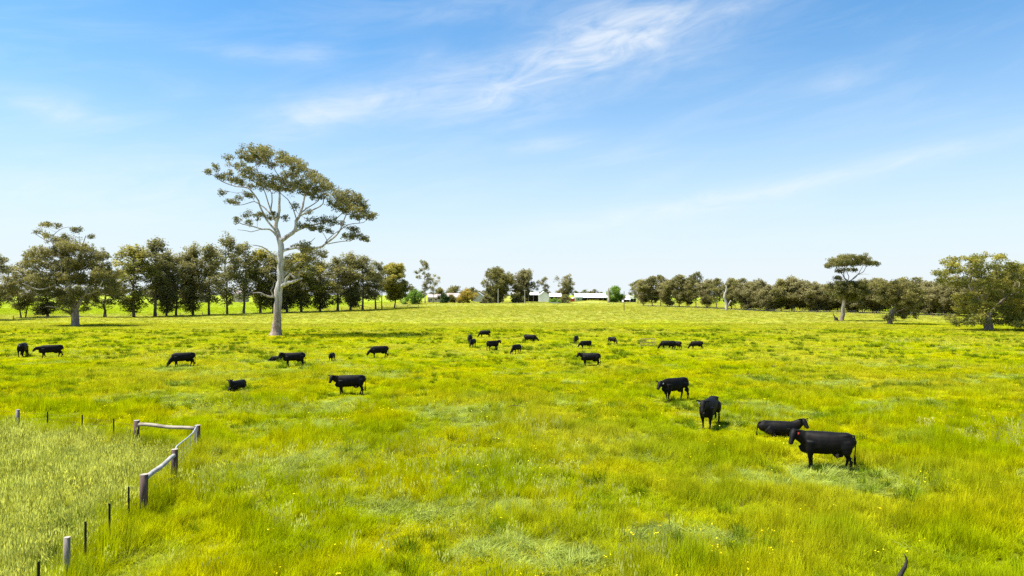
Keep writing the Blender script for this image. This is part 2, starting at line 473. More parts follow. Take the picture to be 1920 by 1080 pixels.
def grow(name, limbs, clumps, bark, leaf, seed, spacing=.9, leaves=70, L=.30, Wd=.13, spread=.55, tip=.018, seg=.8, trunk_sides=14, flat=.65, droop=.5, wob=.07, limbk=.78, zfat=1.25):
    """limbs: lists of (Vector, radius), local to the tree's foot; clumps: (centre, (rx, ry, rz), tint).
    Twigs grow from the limbs to places in the clumps; leaves hang round their ends.  -> (wood mesh, leaf mesh)"""
    rnd = random.Random(seed); rng = np.random.default_rng(seed)
    P, RAD, PAR = [], [], []            # nodes
    chains = []
    for li, lb in enumerate(limbs):
        cm = catmull(lb, seg)
        ch = []
        par = -1
        if P:
            A = np.array([tuple(p) for p in P]); d = np.linalg.norm(A - np.array(cm[0][0]), axis=1)
            par = int(d.argmin()); ch.append(par)
        for q, r in cm:
            P.append(Vector(q) + (Vector((rnd.gauss(0, 1), rnd.gauss(0, 1), rnd.gauss(0, .6))) * min(.05, r * .25) if len(ch) > 1 else Vector((0, 0, 0)))); RAD.append(r); PAR.append(par); par = len(P) - 1; ch.append(par)
        chains.append((ch, li))
    nl = len(P); n0 = len(chains[0][0]); LIMBK = limbk
    # twig targets
    T = []; TT = []
    for (c, r, tint) in clumps:
        n = max(6, int(round(r[0] * r[1] * r[2] * 4.19 / (spacing ** 3) * .9 + 1.2)))
        n = min(n, 110)
        for k in range(n):
            while True:
                v = Vector((rnd.uniform(-1, 1), rnd.uniform(-1, 1), rnd.uniform(-1, 1)))
                if .1 < v.length < 1: break
            v *= rnd.uniform(.85, 1.05)
            v *= 1.0 if rnd.random() < .8 else 1.25
            T.append(Vector((c[0] + v.x * r[0], c[1] + v.y * r[1], c[2] + v.z * r[2] * zfat)))
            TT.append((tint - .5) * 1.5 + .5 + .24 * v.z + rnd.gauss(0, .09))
    if T:
        A = np.array([tuple(p) for p in P]); TA = np.array([tuple(p) for p in T])
        start = 0
        dmin = np.array([np.linalg.norm(A - t, axis=1).min() for t in TA])
        order = np.argsort(dmin)
        big = np.zeros((len(P) + len(T) * 9, 3)); big[:len(P)] = A; cnt = len(P)
        zs = TA[:, 2].min()
        for ti in order:
            t = TA[ti]
            dd = big[:cnt] - t
            d = np.linalg.norm(dd, axis=1)
            cost = d + np.maximum(0, dd[:, 2] + .25 * d) * 1.3
            # do not sprout from the bare butt
            j = int(cost.argmin())
            s = Vector(big[j]); e = Vector(t)
            dist = (e - s).length
            m = max(1, min(8, int(dist / (seg * 1.1))))
            ch = [j]; par = j
            sag = Vector((rnd.gauss(0, .10), rnd.gauss(0, .10), rnd.uniform(-.16, .04))) * dist
            for k in range(1, m + 1):
                f = k / m
                q = s.lerp(e, f) + sag * (4 * f * (1 - f)) + (Vector((rnd.gauss(0, .04), rnd.gauss(0, .04), rnd.gauss(0, .03))) * min(dist, 3) if k < m else Vector((0, 0, 0)))
                P.append(q); RAD.append(0.0); PAR.append(par); par = len(P) - 1; ch.append(par)
                big[cnt] = q; cnt += 1
            chains.append((ch, -1))
    # thickness: twigs add up towards the limbs
    acc = np.zeros(len(P)); haskid = np.zeros(len(P), bool)
    for i in range(len(P) - 1, -1, -1):
        if not haskid[i]: acc[i] = max(acc[i], tip ** 2.3)
        if PAR[i] >= 0:
            acc[PAR[i]] += acc[i]; haskid[PAR[i]] = True
    rad = acc ** (1 / 2.3)
    for i in range(nl): rad[i] = RAD[i] * LIMBK if RAD[i] > 0 and i >= n0 else RAD[i] if RAD[i] > 0 else min(rad[i], .2)
    V, Fc, G = [], [], []
    for ch, li in chains:
        pts = [P[i] for i in ch]
        if li == 0:
            tube(V, Fc, pts, [rad[i] for i in ch], trunk_sides, True, wob, rnd)
            for i in ch: G += [rad[i]] * trunk_sides
        else:
            rr = [rad[i] for i in ch]
            if len(rr) > 1: rr[0] = min(rr[0], rr[1] * 1.25)
            tube(V, Fc, pts, [max(r, tip * .8) for r in rr], 7 if li > 0 else 4, li > 0, wob * .6 if li > 0 else 0, rnd)
            for r in rr: G += [r] * (7 if li > 0 else 4)
    wood = bpy.data.meshes.new(name + '_wood')
    wood.from_pydata([tuple(v) for v in V], [], Fc); wood.update()
    wood.polygons.foreach_set('use_smooth', [True] * len(wood.polygons))
    ga = wood.attributes.new('girth', 'FLOAT', 'POINT'); ga.data.foreach_set('value', np.array(G, np.float32))
    wood.materials.append(bark)
    lm = None
    if T:
        TA = np.array([tuple(p) for p in T]); tt = np.array(TT)
        k = rng.poisson(leaves, len(TA)).clip(8)
        C = np.repeat(TA, k, 0); tn = np.repeat(tt, k)
        sp = np.repeat(rng.uniform(.7, 1.25, len(TA)) * spread, k)[:, None]
        # leaves fill rounded sprays, denser at the outside top
        g = rng.normal(0, 1, C.shape); g /= np.linalg.norm(g, axis=1)[:, None]
        g *= rng.random((len(C), 1)) ** .45
        g[:, 2] *= flat
        C = C + g * sp * 1.5
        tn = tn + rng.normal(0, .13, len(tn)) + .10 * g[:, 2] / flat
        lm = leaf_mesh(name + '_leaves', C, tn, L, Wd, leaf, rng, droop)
    return wood, lm

def tree_thing(name, label, group, loc, wood, leaves, rz=0.0, sc=(1, 1, 1), cat='tree'):
    r = empty(name, loc, rz); r.scale = sc
    w = bpy.data.objects.new('trunk', wood); COL.objects.link(w); w.parent = r
    if leaves:
        c = bpy.data.objects.new('crown', leaves); COL.objects.link(c); c.parent = r
    tag(r, label, cat, group)
    return r

class Traced:
    """a tree sketched in an enlarged piece of the view: (u, v) on the sketch -> metres round the tree's foot"""
    def __init__(s, foot_uv, origin, zoom, depth_half, seed):
        s.ou, s.ov = origin; s.z = zoom
        fx, fy = origin[0] + foot_uv[0] / zoom, origin[1] + foot_uv[1] / zoom
        s.foot = on_ground(fx, fy); s.fx, s.fy = fx, fy
        s.k = s.foot.y / F / zoom          # metres per sketch unit
        s.fu, s.fv = foot_uv
        s.D = depth_half; s.rnd = random.Random(seed)
    def p(s, u, v, dy=0.0):
        return Vector(((u - s.fu) * s.k, dy, (s.fv - v) * s.k))
    def limb(s, pts, r0, r1, dy0=0.0, dy1=0.0):
        n = len(pts); o = []
        for i, q in enumerate(pts):
            f = i / (n - 1)
            o.append((s.p(q[0], q[1], dy0 + (dy1 - dy0) * f), (r0 + (r1 - r0) * f) * 1.0))
        return o
    def trunk(s, pts):
        return [(s.p(u, v), hw * s.k) for (u, v, hw) in pts]
    def clumps(s, lst, tint=.5, mid_u=None, half_u=None, dup=1, inner=.75):
        o = []
        for q in lst:
            u, v, ru, rv = q[:4]
            tn = q[4] if len(q) > 4 else tint
            e = 1.0
            if mid_u is not None:
                e = math.sqrt(max(.06, 1 - ((u - mid_u) / half_u) ** 2))
            ry = min(max(ru * s.k, 1.0), 2.6)
            for k in range(dup):
                dy = s.rnd.uniform(-1, 1) * s.D * e * (inner if dup == 1 else 1)
                if dup > 1: dy = s.D * e * (-.8 + 1.6 * (k + s.rnd.random() * .8) / dup)
                o.append((tuple(s.p(u, v, dy)), (ru * s.k, ry, max(rv * s.k, .35)), tn + s.rnd.gauss(0, .07)))
        return o

# --- the big pale gum
T = Traced((617, 1811), (390, 260), 4.909, 6.5, 3)
c2 = lambda u, v: (245.4 + u * .909, 883.6 + v * .909)            # second sketch onto the first
trunk = T.trunk([c2(415, 1045) + (78,), c2(416, 1010) + (62,), c2(420, 970) + (48,), c2(428, 890) + (38,), c2(434, 780) + (33,), c2(440, 660) + (33,), c2(446, 560) + (36,), c2(460, 450) + (29,), c2(464, 320) + (28,), c2(468, 200) + (25,), c2(468, 90) + (26,), c2(452, 35) + (22,)]) \
    + [(T.p(630, 850, .3), 22 * T.k), (T.p(625, 760, .4), 17 * T.k), (T.p(648, 650, .2), 13 * T.k), (T.p(657, 550), 10 * T.k), (T.p(672, 480, -.3), 7 * T.k), (T.p(690, 390, -.8), 5 * T.k), (T.p(640, 300, -1), 3 * T.k), (T.p(600, 200, -.8), 2 * T.k)]
k_ = T.k
limbs = [trunk,
    T.limb([(680, 930), (740, 880), (796, 825), (800, 745), (832, 680), (850, 600), (860, 500), (850, 400), (800, 290)], 24 * k_, 4 * k_, 0, 2.2),
    T.limb([(630, 850), (570, 770), (500, 650), (482, 570), (440, 500), (390, 452), (300, 450), (170, 400), (110, 352), (55, 330)], 11 * k_, 2.2 * k_, 0, -2.5),
    T.limb([(624, 760), (570, 690), (500, 620), (450, 590), (390, 556), (280, 582), (170, 590)], 10 * k_, 2 * k_, .4, 2.5),
    T.limb([(625, 880), (580, 828), (520, 832), (440, 806), (370, 792), (325, 770)], 11 * k_, 2.5 * k_, 0, -3),
    T.limb([(520, 832), (440, 860), (395, 850), (340, 846)], 4 * k_, 1.5 * k_, -1.5, -3),
    T.limb([(605, 735), (556, 640), (552, 560), (530, 480), (480, 400), (420, 330)], 9 * k_, 2.5 * k_, .3, 4.5),
    T.limb([(610, 740), (590, 640), (575, 520), (560, 420), (540, 280)], 8 * k_, 2 * k_, .3, -4.8),
    T.limb([(832, 690), (900, 672), (1000, 640), (1080, 602), (1095, 540), (1120, 480)], 10 * k_, 2.5 * k_, 1, -3),
    T.limb([(800, 842), (870, 800), (960, 772), (1060, 742), (1150, 700), (1230, 600)], 12 * k_, 2.5 * k_, .5, 3.5),
    T.limb([(835, 670), (900, 600), (960, 540), (980, 430)], 8 * k_, 2 * k_, 1, 4.5),
    T.limb([(805, 740), (795, 650), (760, 560), (700, 500), (720, 420)], 6 * k_, 2 * k_, .6, -3.5),
    T.limb([(700, 1020), (830, 995), (1010, 1002), (1100, 955), (1200, 880), (1250, 800), (1290, 700), (1330, 620), (1360, 540)], 14 * k_, 3 * k_, 0, -2.0),
    T.limb([(1120, 965), (1250, 945), (1330, 942), (1385, 925)], 5 * k_, 1.5 * k_, -1.1, -2.5),
    T.limb([(1095, 955), (1150, 872), (1210, 815)], 6 * k_, 2 * k_, -1.1, 1.5),
    T.limb([(1215, 865), (1300, 790), (1440, 765), (1480, 720)], 5 * k_, 1.5 * k_, -1.5, 0),
    # bare dead limbs low on the trunk
    T.limb([c2(440, 610), c2(375, 620), c2(340, 605), c2(305, 578), c2(240, 582)], 14 * k_, 4 * k_, 0, -2.5),
    T.limb([c2(395, 600), c2(385, 555), c2(410, 510), c2(420, 440)], 8 * k_, 1.5 * k_, -.5, -1),
    T.limb([c2(470, 520), c2(530, 490), c2(580, 478), c2(650, 470), c2(700, 450), c2(745, 440)], 24 * k_, 9 * k_, 0, -3.5),
    T.limb([c2(540, 480), c2(545, 440), c2(598, 395), c2(620, 415), c2(660, 432)], 16 * k_, 7 * k_, -1, -2),
    T.limb([c2(480, 420), c2(530, 350), c2(585, 300), c2(635, 255)], 22 * k_, 8 * k_, 0, 2),
    T.limb([c2(712, 445), c2(720, 385), c2(770, 320), c2(800, 270)], 6 * k_, 2 * k_, -3.2, -4),
    T.limb([c2(440, 260), c2(405, 205), c2(370, 165), c2(310, 118), c2(230, 105)], 13 * k_, 3 * k_, 0, -2),
    T.limb([c2(430, 340), c2(380, 312), c2(345, 295)], 6 * k_, 2 * k_, 0, -1.5),
    T.limb([c2(490, 160), c2(560, 128), c2(650, 100), c2(740, 50), c2(770, 10)], 9 * k_, 2 * k_, 0, 2.5),
]
cr = [(510, 125, 105, 50, .62), (400, 175, 100, 42, .6), (255, 198, 45, 20), (345, 145, 50, 34), (620, 165, 100, 48, .62), (740, 175, 75, 46, .62), (830, 238, 75, 42, .62),
      (905, 290, 75, 48, .6), (985, 340, 65, 44), (1065, 400, 70, 50, .6), (1145, 460, 70, 50, .58), (1205, 520, 50, 46), (560, 228, 75, 24), (320, 262, 50, 38), (440, 330, 85, 42, .42),
      (430, 400, 65, 34, .4), (560, 392, 85, 42, .46), (680, 402, 95, 50, .48), (620, 455, 70, 24), (800, 330, 80, 40, .45), (850, 420, 90, 42, .44), (950, 462, 85, 50, .5), (1050, 500, 75, 34, .5), (940, 515, 50, 24), (725, 470, 36, 32)]
cs = [(95, 335, 26, 16), (165, 288, 30, 16), (205, 365, 44, 18), (290, 395, 50, 14), (360, 412, 34, 16), (215, 505, 44, 22), (215, 570, 34, 16), (375, 510, 44, 14), (450, 708, 50, 38, .45), (330, 758, 34, 32), (520, 705, 24, 20),
      (1330, 500, 55, 20, .6), (1395, 555, 44, 38), (1240, 560, 44, 40), (1440, 600, 44, 24), (1300, 615, 70, 26), (1390, 660, 70, 28, .62), (1470, 715, 50, 20), (1210, 630, 42, 20), (1210, 765, 52, 24, .3), (1100, 750, 44, 20, .3), (1000, 745, 52, 18, .32),
      (1280, 560, 60, 36, .5), (1340, 585, 70, 36, .55), (1420, 640, 66, 32, .6), (1370, 712, 66, 22, .5), (1250, 645, 50, 28, .35), (1500, 692, 38, 20), (1180, 600, 46, 28, .5), (1290, 520, 50, 30, .55),
      (990, 820, 52, 24, .3), (910, 805, 26, 16, .3), (1080, 830, 30, 16, .3), (1330, 825, 42, 16, .4), (1350, 880, 42, 22, .4), (1300, 902, 24, 11), (1435, 912, 10, 6), (680, 715, 22, 22, .3), (860, 640, 24, 22, .35)]
cb = [(930, 1000, 90, 34, .9), (1010, 1060, 50, 34, .9), (900, 1120, 70, 34, .7), (780, 970, 44, 16, .8), (860, 1012, 84, 32, .85), (960, 1032, 80, 36, .85), (900, 960, 55, 24, .8), (880, 1080, 80, 30, .75), (1000, 1120, 40, 30, .95), (800, 1090, 60, 30, .6), (820, 1180, 60, 50, .55)]
cs = [(q[0], q[1], q[2] * .95, q[3] * 1.05) + tuple(q[4:]) for q in cs]
clumps = T.clumps(cr, .52, 700, 760, dup=2) + T.clumps(cs, .48, 700, 900, dup=2) + T.clumps(cb, .7, 700, 600)
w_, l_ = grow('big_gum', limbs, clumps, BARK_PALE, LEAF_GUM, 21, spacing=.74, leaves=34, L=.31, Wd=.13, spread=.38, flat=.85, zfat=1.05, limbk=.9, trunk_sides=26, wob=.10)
tree_thing('gum_tree', 'giant gum tree with thick pale trunk and high spreading crown standing alone in the paddock', None, T.foot - Vector((0, 0, .15)), w_, l_)
BIG_FOOT = T.foot.copy()

# --- bronze gum at the paddock's edge
T = Traced((495, 1035), (40, 400), 4.909, 6.0, 5); k_ = T.k
limbs = [T.trunk([(495, 1045, 42), (496, 1010, 34), (495, 960, 32), (490, 900, 32), (470, 800, 26), (440, 690, 22), (425, 560, 18), (390, 440, 14), (320, 320, 9), (270, 250, 6), (220, 240, 4), (110, 170, 2)]),
    T.limb([(490, 900), (540, 780), (600, 660), (640, 520), (660, 400), (700, 340)], 22 * k_, 4 * k_, 0, 2.5),
    T.limb([(460, 760), (530, 725), (600, 730), (700, 730), (790, 690), (850, 620)], 12 * k_, 4 * k_, 0, -4),
    T.limb([(455, 750), (380, 665), (325, 672), (230, 695), (120, 640)], 11 * k_, 3 * k_, 0, -3.5),
    T.limb([(325, 672), (310, 620), (295, 590)], 6 * k_, 3 * k_, -2, -3.5),
    T.limb([(432, 700), (436, 650), (450, 560), (470, 440)], 9 * k_, 3 * k_, 0, -4),
    T.limb([(475, 940), (430, 885), (390, 858), (310, 848)], 10 * k_, 3 * k_, 0, -3),
    T.limb([(425, 560), (520, 440), (540, 330), (560, 240), (570, 190)], 11 * k_, 2 * k_, 0, 1),
    T.limb([(280, 260), (300, 190), (380, 130), (480, 120)], 4 * k_, 1.5 * k_, 0, 0),
    T.limb([(520, 700), (550, 685), (590, 650), (620, 640)], 6 * k_, 2 * k_, -4.5, -5.0)]
cl1 = [(330, 232, 80, 32, .75), (230, 365, 100, 50, .62), (125, 400, 52, 42, .7), (400, 345, 100, 60, .6), (530, 305, 100, 42, .65), (640, 372, 95, 58, .5), (745, 372, 42, 34), (250, 470, 90, 50), (400, 480, 100, 60, .55), (560, 460, 100, 60), (700, 480, 84, 52, .45),
       (800, 545, 74, 50, .6), (115, 600, 70, 40, .68), (250, 590, 90, 50), (400, 600, 100, 52, .55), (560, 590, 100, 60), (720, 610, 90, 50, .6), (840, 610, 52, 50, .6), (200, 680, 95, 40, .3), (350, 725, 72, 50, .4), (470, 800, 80, 50, .58), (520, 868, 62, 34, .6), (620, 720, 80, 42), (760, 720, 70, 34), (650, 800, 42, 34), (550, 750, 70, 42), (840, 700, 50, 34)]
cl2 = [(295, 108, 50, 14, .7), (440, 130, 44, 14, .4), (120, 160, 24, 12), (220, 190, 36, 20), (180, 80, 16, 8), (240, 95, 24, 9), (570, 200, 40, 14, .35), (375, 130, 20, 10), (385, 200, 16, 8)]
w_, l_ = grow('bronze_gum', limbs, T.clumps(cl1, .55, 470, 480, dup=2) + T.clumps(cl2, .5), BARK_PALE, LEAF_BROWN, 31, spacing=.86, leaves=36, L=.36, Wd=.16, spread=.48, flat=.85, zfat=1.1, limbk=1.0)
tree_thing('gum_tree', 'bronze leaved broad gum tree with short pale trunk and a twiggy top', None, T.foot - Vector((0, 0, .15)), w_, l_)

# --- flat topped gum
T = Traced((275, 985), (1540, 465), 7.2, 5.0, 8); k_ = T.k
limbs = [T.trunk([(272, 990, 36), (276, 960, 30), (290, 850, 25), (305, 720, 23), (328, 600, 20), (345, 500, 17), (348, 430, 13), (310, 400, 8), (300, 330, 6), (290, 240, 4)]),
    T.limb([(330, 430), (260, 350), (185, 290), (130, 232)], 6 * k_, 2 * k_, 0, -2.5), T.limb([(352, 450), (400, 380), (386, 300), (380, 215)], 8 * k_, 3 * k_, 0, 3),
    T.limb([(365, 445), (430, 392), (460, 310), (470, 235)], 8 * k_, 3 * k_, 0, -3.5), T.limb([(425, 405), (500, 350), (590, 312), (632, 250), (690, 215)], 8 * k_, 2 * k_, 0, 1.5),
    T.limb([(500, 352), (560, 345), (620, 350)], 3 * k_, 1 * k_, 0, -1), T.limb([(320, 620), (280, 560), (200, 500), (150, 500)], 7 * k_, 2 * k_, 0, -2),
    T.limb([(310, 700), (400, 640), (480, 560), (540, 520)], 8 * k_, 2 * k_, 0, 2), T.limb([(340, 740), (390, 700), (420, 660)], 5 * k_, 2 * k_, -.5, -2)]
cl1 = [(300, 112, 84, 24, .62), (420, 120, 100, 30, .6), (540, 142, 90, 30, .55), (640, 180, 74, 24), (720, 206, 32, 11, .35), (180, 162, 72, 28, .6), (132, 210, 36, 16), (250, 188, 100, 32), (400, 190, 100, 36), (520, 200, 84, 28), (85, 232, 13, 6), (230, 228, 54, 14), (350, 290, 18, 10), (260, 295, 18, 12),
       (200, 468, 90, 22, .3), (150, 510, 60, 18, .35), (210, 396, 32, 9, .3), (330, 480, 70, 32), (450, 490, 90, 42), (540, 525, 72, 42), (300, 562, 110, 50), (170, 592, 74, 40, .45), (420, 600, 100, 56), (350, 650, 70, 42), (440, 680, 52, 34), (550, 600, 70, 42), (220, 640, 60, 32)]
w_, l_ = grow('flat_gum', limbs, T.clumps(cl1, .5, 400, 400, dup=2), BARK_GREY, LEAF_GUM, 41, spacing=.76, leaves=40, L=.38, Wd=.17, spread=.54)
tree_thing('gum_tree', 'umbrella shaped gum tree with flat raised top on a leaning trunk', None, T.foot - Vector((0, 0, .15)), w_, l_)
FLAT_FOOT = T.foot.copy()

# --- stooping gum with a hollow broken limb
T = Traced((925, 1030), (1540, 465), 7.2, 5.0, 9); k_ = T.k
limbs = [T.trunk([(922, 1040, 40), (925, 1000, 34), (930, 950, 32), (950, 890, 30), (985, 820, 24), (1020, 720, 18), (1040, 620, 12), (1060, 540, 8), (1100, 460, 4)]),
    T.limb([(935, 940), (900, 890), (905, 840), (930, 800), (975, 778)], 18 * k_, 9 * k_, 0, -1.5), T.limb([(960, 870), (1060, 830), (1150, 800), (1220, 800)], 12 * k_, 3 * k_, 0, -2),
    T.limb([(990, 800), (900, 700), (840, 600), (780, 500)], 12 * k_, 3 * k_, 0, 2), T.limb([(1020, 720), (1120, 640), (1190, 540), (1190, 450)], 9 * k_, 3 * k_, 0, 1)]
cl1 = [(760, 480, 72, 40), (880, 452, 34, 24), (850, 542, 110, 66), (1000, 545, 110, 60, .65), (1090, 500, 70, 44), (1180, 430, 62, 30), (900, 650, 110, 66, .55), (1050, 640, 120, 70, .65), (1180, 620, 90, 66), (800, 680, 74, 56, .4), (1000, 745, 90, 50, .6), (1130, 790, 100, 66, .6), (1080, 880, 84, 40, .5), (1200, 900, 50, 36), (890, 925, 18, 30, .1), (1240, 720, 52, 66), (960, 700, 80, 50), (1240, 540, 60, 50)]
w_, l_ = grow('stoop_gum', limbs, T.clumps(cl1, .52, 1000, 330, dup=2), BARK_GREY, LEAF_BROWN, 51, spacing=.84, leaves=38, L=.38, Wd=.17, spread=.54)
tree_thing('gum_tree', 'bushy bronze gum tree with a stubby grey broken limb low on its trunk', None, T.foot - Vector((0, 0, .15)), w_, l_)

# --- broad gum by the end of the far belt
T = Traced((850, 1015), (1720, 460), 6.355, 6.5, 10); k_ = T.k
limbs = [T.trunk([(852, 1028, 62), (852, 1000, 54), (846, 930, 46), (835, 860, 42), (800, 770, 34), (740, 670, 26), (680, 590, 22), (640, 500, 20), (622, 410, 17), (625, 320, 10), (620, 220, 6), (610, 150, 3)]),
    T.limb([(640, 500), (580, 435), (500, 405), (410, 388), (300, 350)], 9 * k_, 3 * k_, 0, -3), T.limb([(840, 870), (900, 720), (1000, 610), (1110, 545), (1170, 495), (1230, 480)], 22 * k_, 5 * k_, 0, -3.5),
    T.limb([(720, 650), (740, 500), (745, 330), (760, 220)], 11 * k_, 3 * k_, 0, 3), T.limb([(800, 770), (700, 740), (600, 780), (540, 850)], 12 * k_, 3 * k_, 0, -3), T.limb([(690, 600), (600, 580), (520, 590)], 8 * k_, 3 * k_, -3, -5.5),
    T.limb([(1000, 610), (1000, 480), (960, 380), (980, 300)], 10 * k_, 3 * k_, -1, 2), T.limb([(880, 760), (1000, 780), (1150, 850), (1250, 860)], 12 * k_, 3 * k_, 0, 2), T.limb([(1110, 545), (1200, 400), (1260, 330)], 8 * k_, 3 * k_, -2, 1), T.limb([(1160, 500), (1350, 600), (1450, 600)], 8 * k_, 3 * k_, -2, 0)]
cl1 = [(620, 132, 100, 30, .6), (500, 162, 80, 32, .65), (740, 162, 80, 32, .62), (830, 140, 18, 10, .35), (400, 220, 62, 40, .62), (560, 222, 95, 40, .58), (720, 232, 100, 48), (860, 252, 90, 40), (960, 240, 36, 15), (250, 322, 44, 26, .35), (380, 300, 44, 22, .4), (500, 300, 52, 32), (330, 390, 80, 40, .45), (450, 420, 95, 40, .45), (650, 330, 90, 48), (820, 330, 80, 40), (960, 332, 90, 48), (1080, 312, 90, 48, .55), (1150, 250, 44, 18, .3), (1220, 300, 70, 50, .45),
       (600, 452, 105, 48), (780, 442, 105, 56), (950, 440, 105, 56), (1120, 420, 105, 58, .58), (1250, 400, 74, 66), (640, 620, 115, 66, .6), (820, 560, 115, 66), (1000, 565, 115, 66), (1180, 560, 105, 66), (600, 740, 100, 66, .6), (720, 720, 100, 66, .62), (900, 700, 70, 60, .3), (1050, 700, 115, 66, .5), (1200, 700, 90, 66), (560, 850, 90, 56, .5), (680, 880, 84, 44, .4), (1000, 830, 90, 66, .35), (1120, 860, 105, 66, .5), (1230, 850, 84, 74), (980, 920, 50, 28, .3), (520, 910, 36, 18, .3), (1150, 920, 80, 28, .3),
       (1340, 420, 90, 70), (1350, 560, 100, 80), (1350, 700, 100, 80), (1330, 850, 90, 80), (1440, 620, 80, 90)]
w_, l_ = grow('broad_gum', limbs, T.clumps(cl1, .52, 880, 640, dup=2), BARK_GREY, LEAF_ROWG, 61, spacing=.88, leaves=38, L=.38, Wd=.17, spread=.55)
tree_thing('gum_tree', 'very broad olive gum tree with stout dark grey trunk and low skirts of leaves', None, T.foot - Vector((0, 0, .15)), w_, l_)

# --- bleached dead tree
T = Traced((930, 470), (1120, 460), 3.84, 1, 12); k_ = T.k
limbs = [T.trunk([(932, 474, 15), (931, 460, 12), (930, 430, 10), (924, 400, 9), (916, 370, 8.5), (918, 345, 7.5), (928, 320, 5.5), (930, 300, 4), (924, 284, 1.5)]),
    T.limb([(934, 445), (945, 420), (958, 395)], 9 * k_, 4 * k_, 0, -.6), T.limb([(918, 345), (908, 335), (905, 325)], 4 * k_, 2 * k_, 0, .3), T.limb([(920, 380), (909, 370), (907, 384)], 3 * k_, 1 * k_, 0, -.5)]
w_, l_ = grow('dead_tree', limbs, [], DEADWOOD, LEAF_GUM, 71, trunk_sides=10)
tree_thing('dead_tree', 'bleached bare dead tree trunk with a broken fork before the tree belt', None, T.foot - Vector((0, 0, .1)), w_, None)

# --- generic trees: wood and leaf meshes to share
def proto_tree(name, H, crown0, halfw, stems, bark, leaf, seed, nclump, leaves=21, size=.44, gap=.0, top=1.0, lean=0.0, flatc=.85, spacing=.98, spread=.58, trunk_r=.012, cone=1.05):
    rnd = random.Random(seed)
    limbs = []
    base_r = H * trunk_r / math.sqrt(stems)
    for s in range(stems):
        a = rnd.uniform(0, 6.283); off = (.0 if stems == 1 else .25 + .012 * H)
        bx, by = math.cos(a) * off, math.sin(a) * off
        sp = halfw * (.12 if stems == 1 else .55)
        pts = []
        for i in range(7):
            f = i / 6
            pts.append((Vector((bx + math.cos(a) * sp * f ** 1.4 + rnd.gauss(0, .018 * H) * f + lean * H * f, by + math.sin(a) * sp * f ** 1.4 + rnd.gauss(0, .018 * H) * f, H * .86 * f * top)), base_r * (1.2 if i == 0 else 1) * (1 - .86 * f)))
        limbs.append(pts)
    for b in range(rnd.choice((3, 4, 5))):
        f = rnd.uniform(.25, .6); a = rnd.uniform(0, 6.283)
        z0 = H * .86 * f; tp = limbs[b % stems]
        q = tp[int(f * 6)][0]
        e = q + Vector((math.cos(a) * halfw * .7, math.sin(a) * halfw * .7, H * rnd.uniform(.08, .25)))
        limbs.append([(q.copy(), base_r * .45), (q.lerp(e, .5) + Vector((0, 0, -.02 * H)), base_r * .3), (e, base_r * .12)])
    cl = []
    for c in range(nclump):
        f = (c + rnd.random()) / nclump
        z = H * (crown0 + (1 - crown0) * f ** .9 * .96)
        prof = math.sin(math.pi * min(1, (.12 + .88 * f)) ** cone) if f < .999 else .1
        prof = max(.18, prof)
        a = rnd.uniform(0, 6.283); rr = halfw * prof * rnd.uniform(.2, 1.1)
        r = halfw * rnd.uniform(.16, .36)
        cl.append(((math.cos(a) * rr + lean * z, math.sin(a) * rr, z), (r, r, r * flatc), .42 + .22 * f + rnd.gauss(0, .10)))
    return grow(name, limbs, cl, bark, leaf, seed, spacing=spacing, leaves=leaves, L=size, Wd=size * .5, spread=spread, seg=1.2, trunk_sides=9, tip=.025, flat=.95)

def pt(px, base, top, hw, Y=None):
    """foot, height and half width of a tree from where its foot, top and side are seen"""
    p = on_ground(px, base) if Y is None else at_depth(px, Y)
    H = (base - top) / F * p.y if Y is None else (CAMH - p.z) - (top - HOR) / F * p.y
    return p, H, hw / F * p.y

ROWP = [proto_tree('row_a', 20, .13, 4.6, 1, BARK_DARK, LEAF_ROW, 101, 44, cone=1.22), proto_tree('row_b', 20, .20, 4.2, 1, BARK_DARK, LEAF_ROW, 102, 40, cone=1.05),
        proto_tree('row_c', 20, .11, 4.8, 1, BARK_DARK, LEAF_ROWG, 103, 52, cone=1.31), proto_tree('row_d', 20, .22, 4.0, 1, BARK_DARK, LEAF_ROW, 104, 34, cone=0.96),
        proto_tree('row_e', 20, .10, 5.2, 1, BARK_DARK, LEAF_ROW, 105, 56, cone=1.40), proto_tree('row_f', 20, .18, 4.8, 3, BARK_DARK, LEAF_BROWN, 106, 42, cone=1.22)]
def place(protos, i, H, hw, H0, hw0, loc, name, label, group, rz=None, rnd=random):
    w, l = protos[i]
    s = hw / hw0
    return tree_thing(name, label, group, loc - Vector((0, 0, .1)), w, l, rnd.uniform(0, 6.283) if rz is None else rz, (s, s, H / H0))
ORD = ['first', 'second', 'third', 'fourth', 'fifth', 'sixth', 'seventh', 'eighth', 'ninth', 'tenth', 'eleventh', 'twelfth', 'thirteenth', 'fourteenth', 'fifteenth', 'sixteenth', 'seventeenth', 'eighteenth', 'nineteenth', 'twentieth']
ORD += ['twenty-' + q for q in ORD[:9]] + ['thirtieth'] + ['thirty-' + q for q in ORD[:9]]
LB = 'dark slender shelter belt tree, %s along the fenced row from the mossy round tree'
GB = 'shelter belt trees behind the giant gum'
rr_ = random.Random(5)
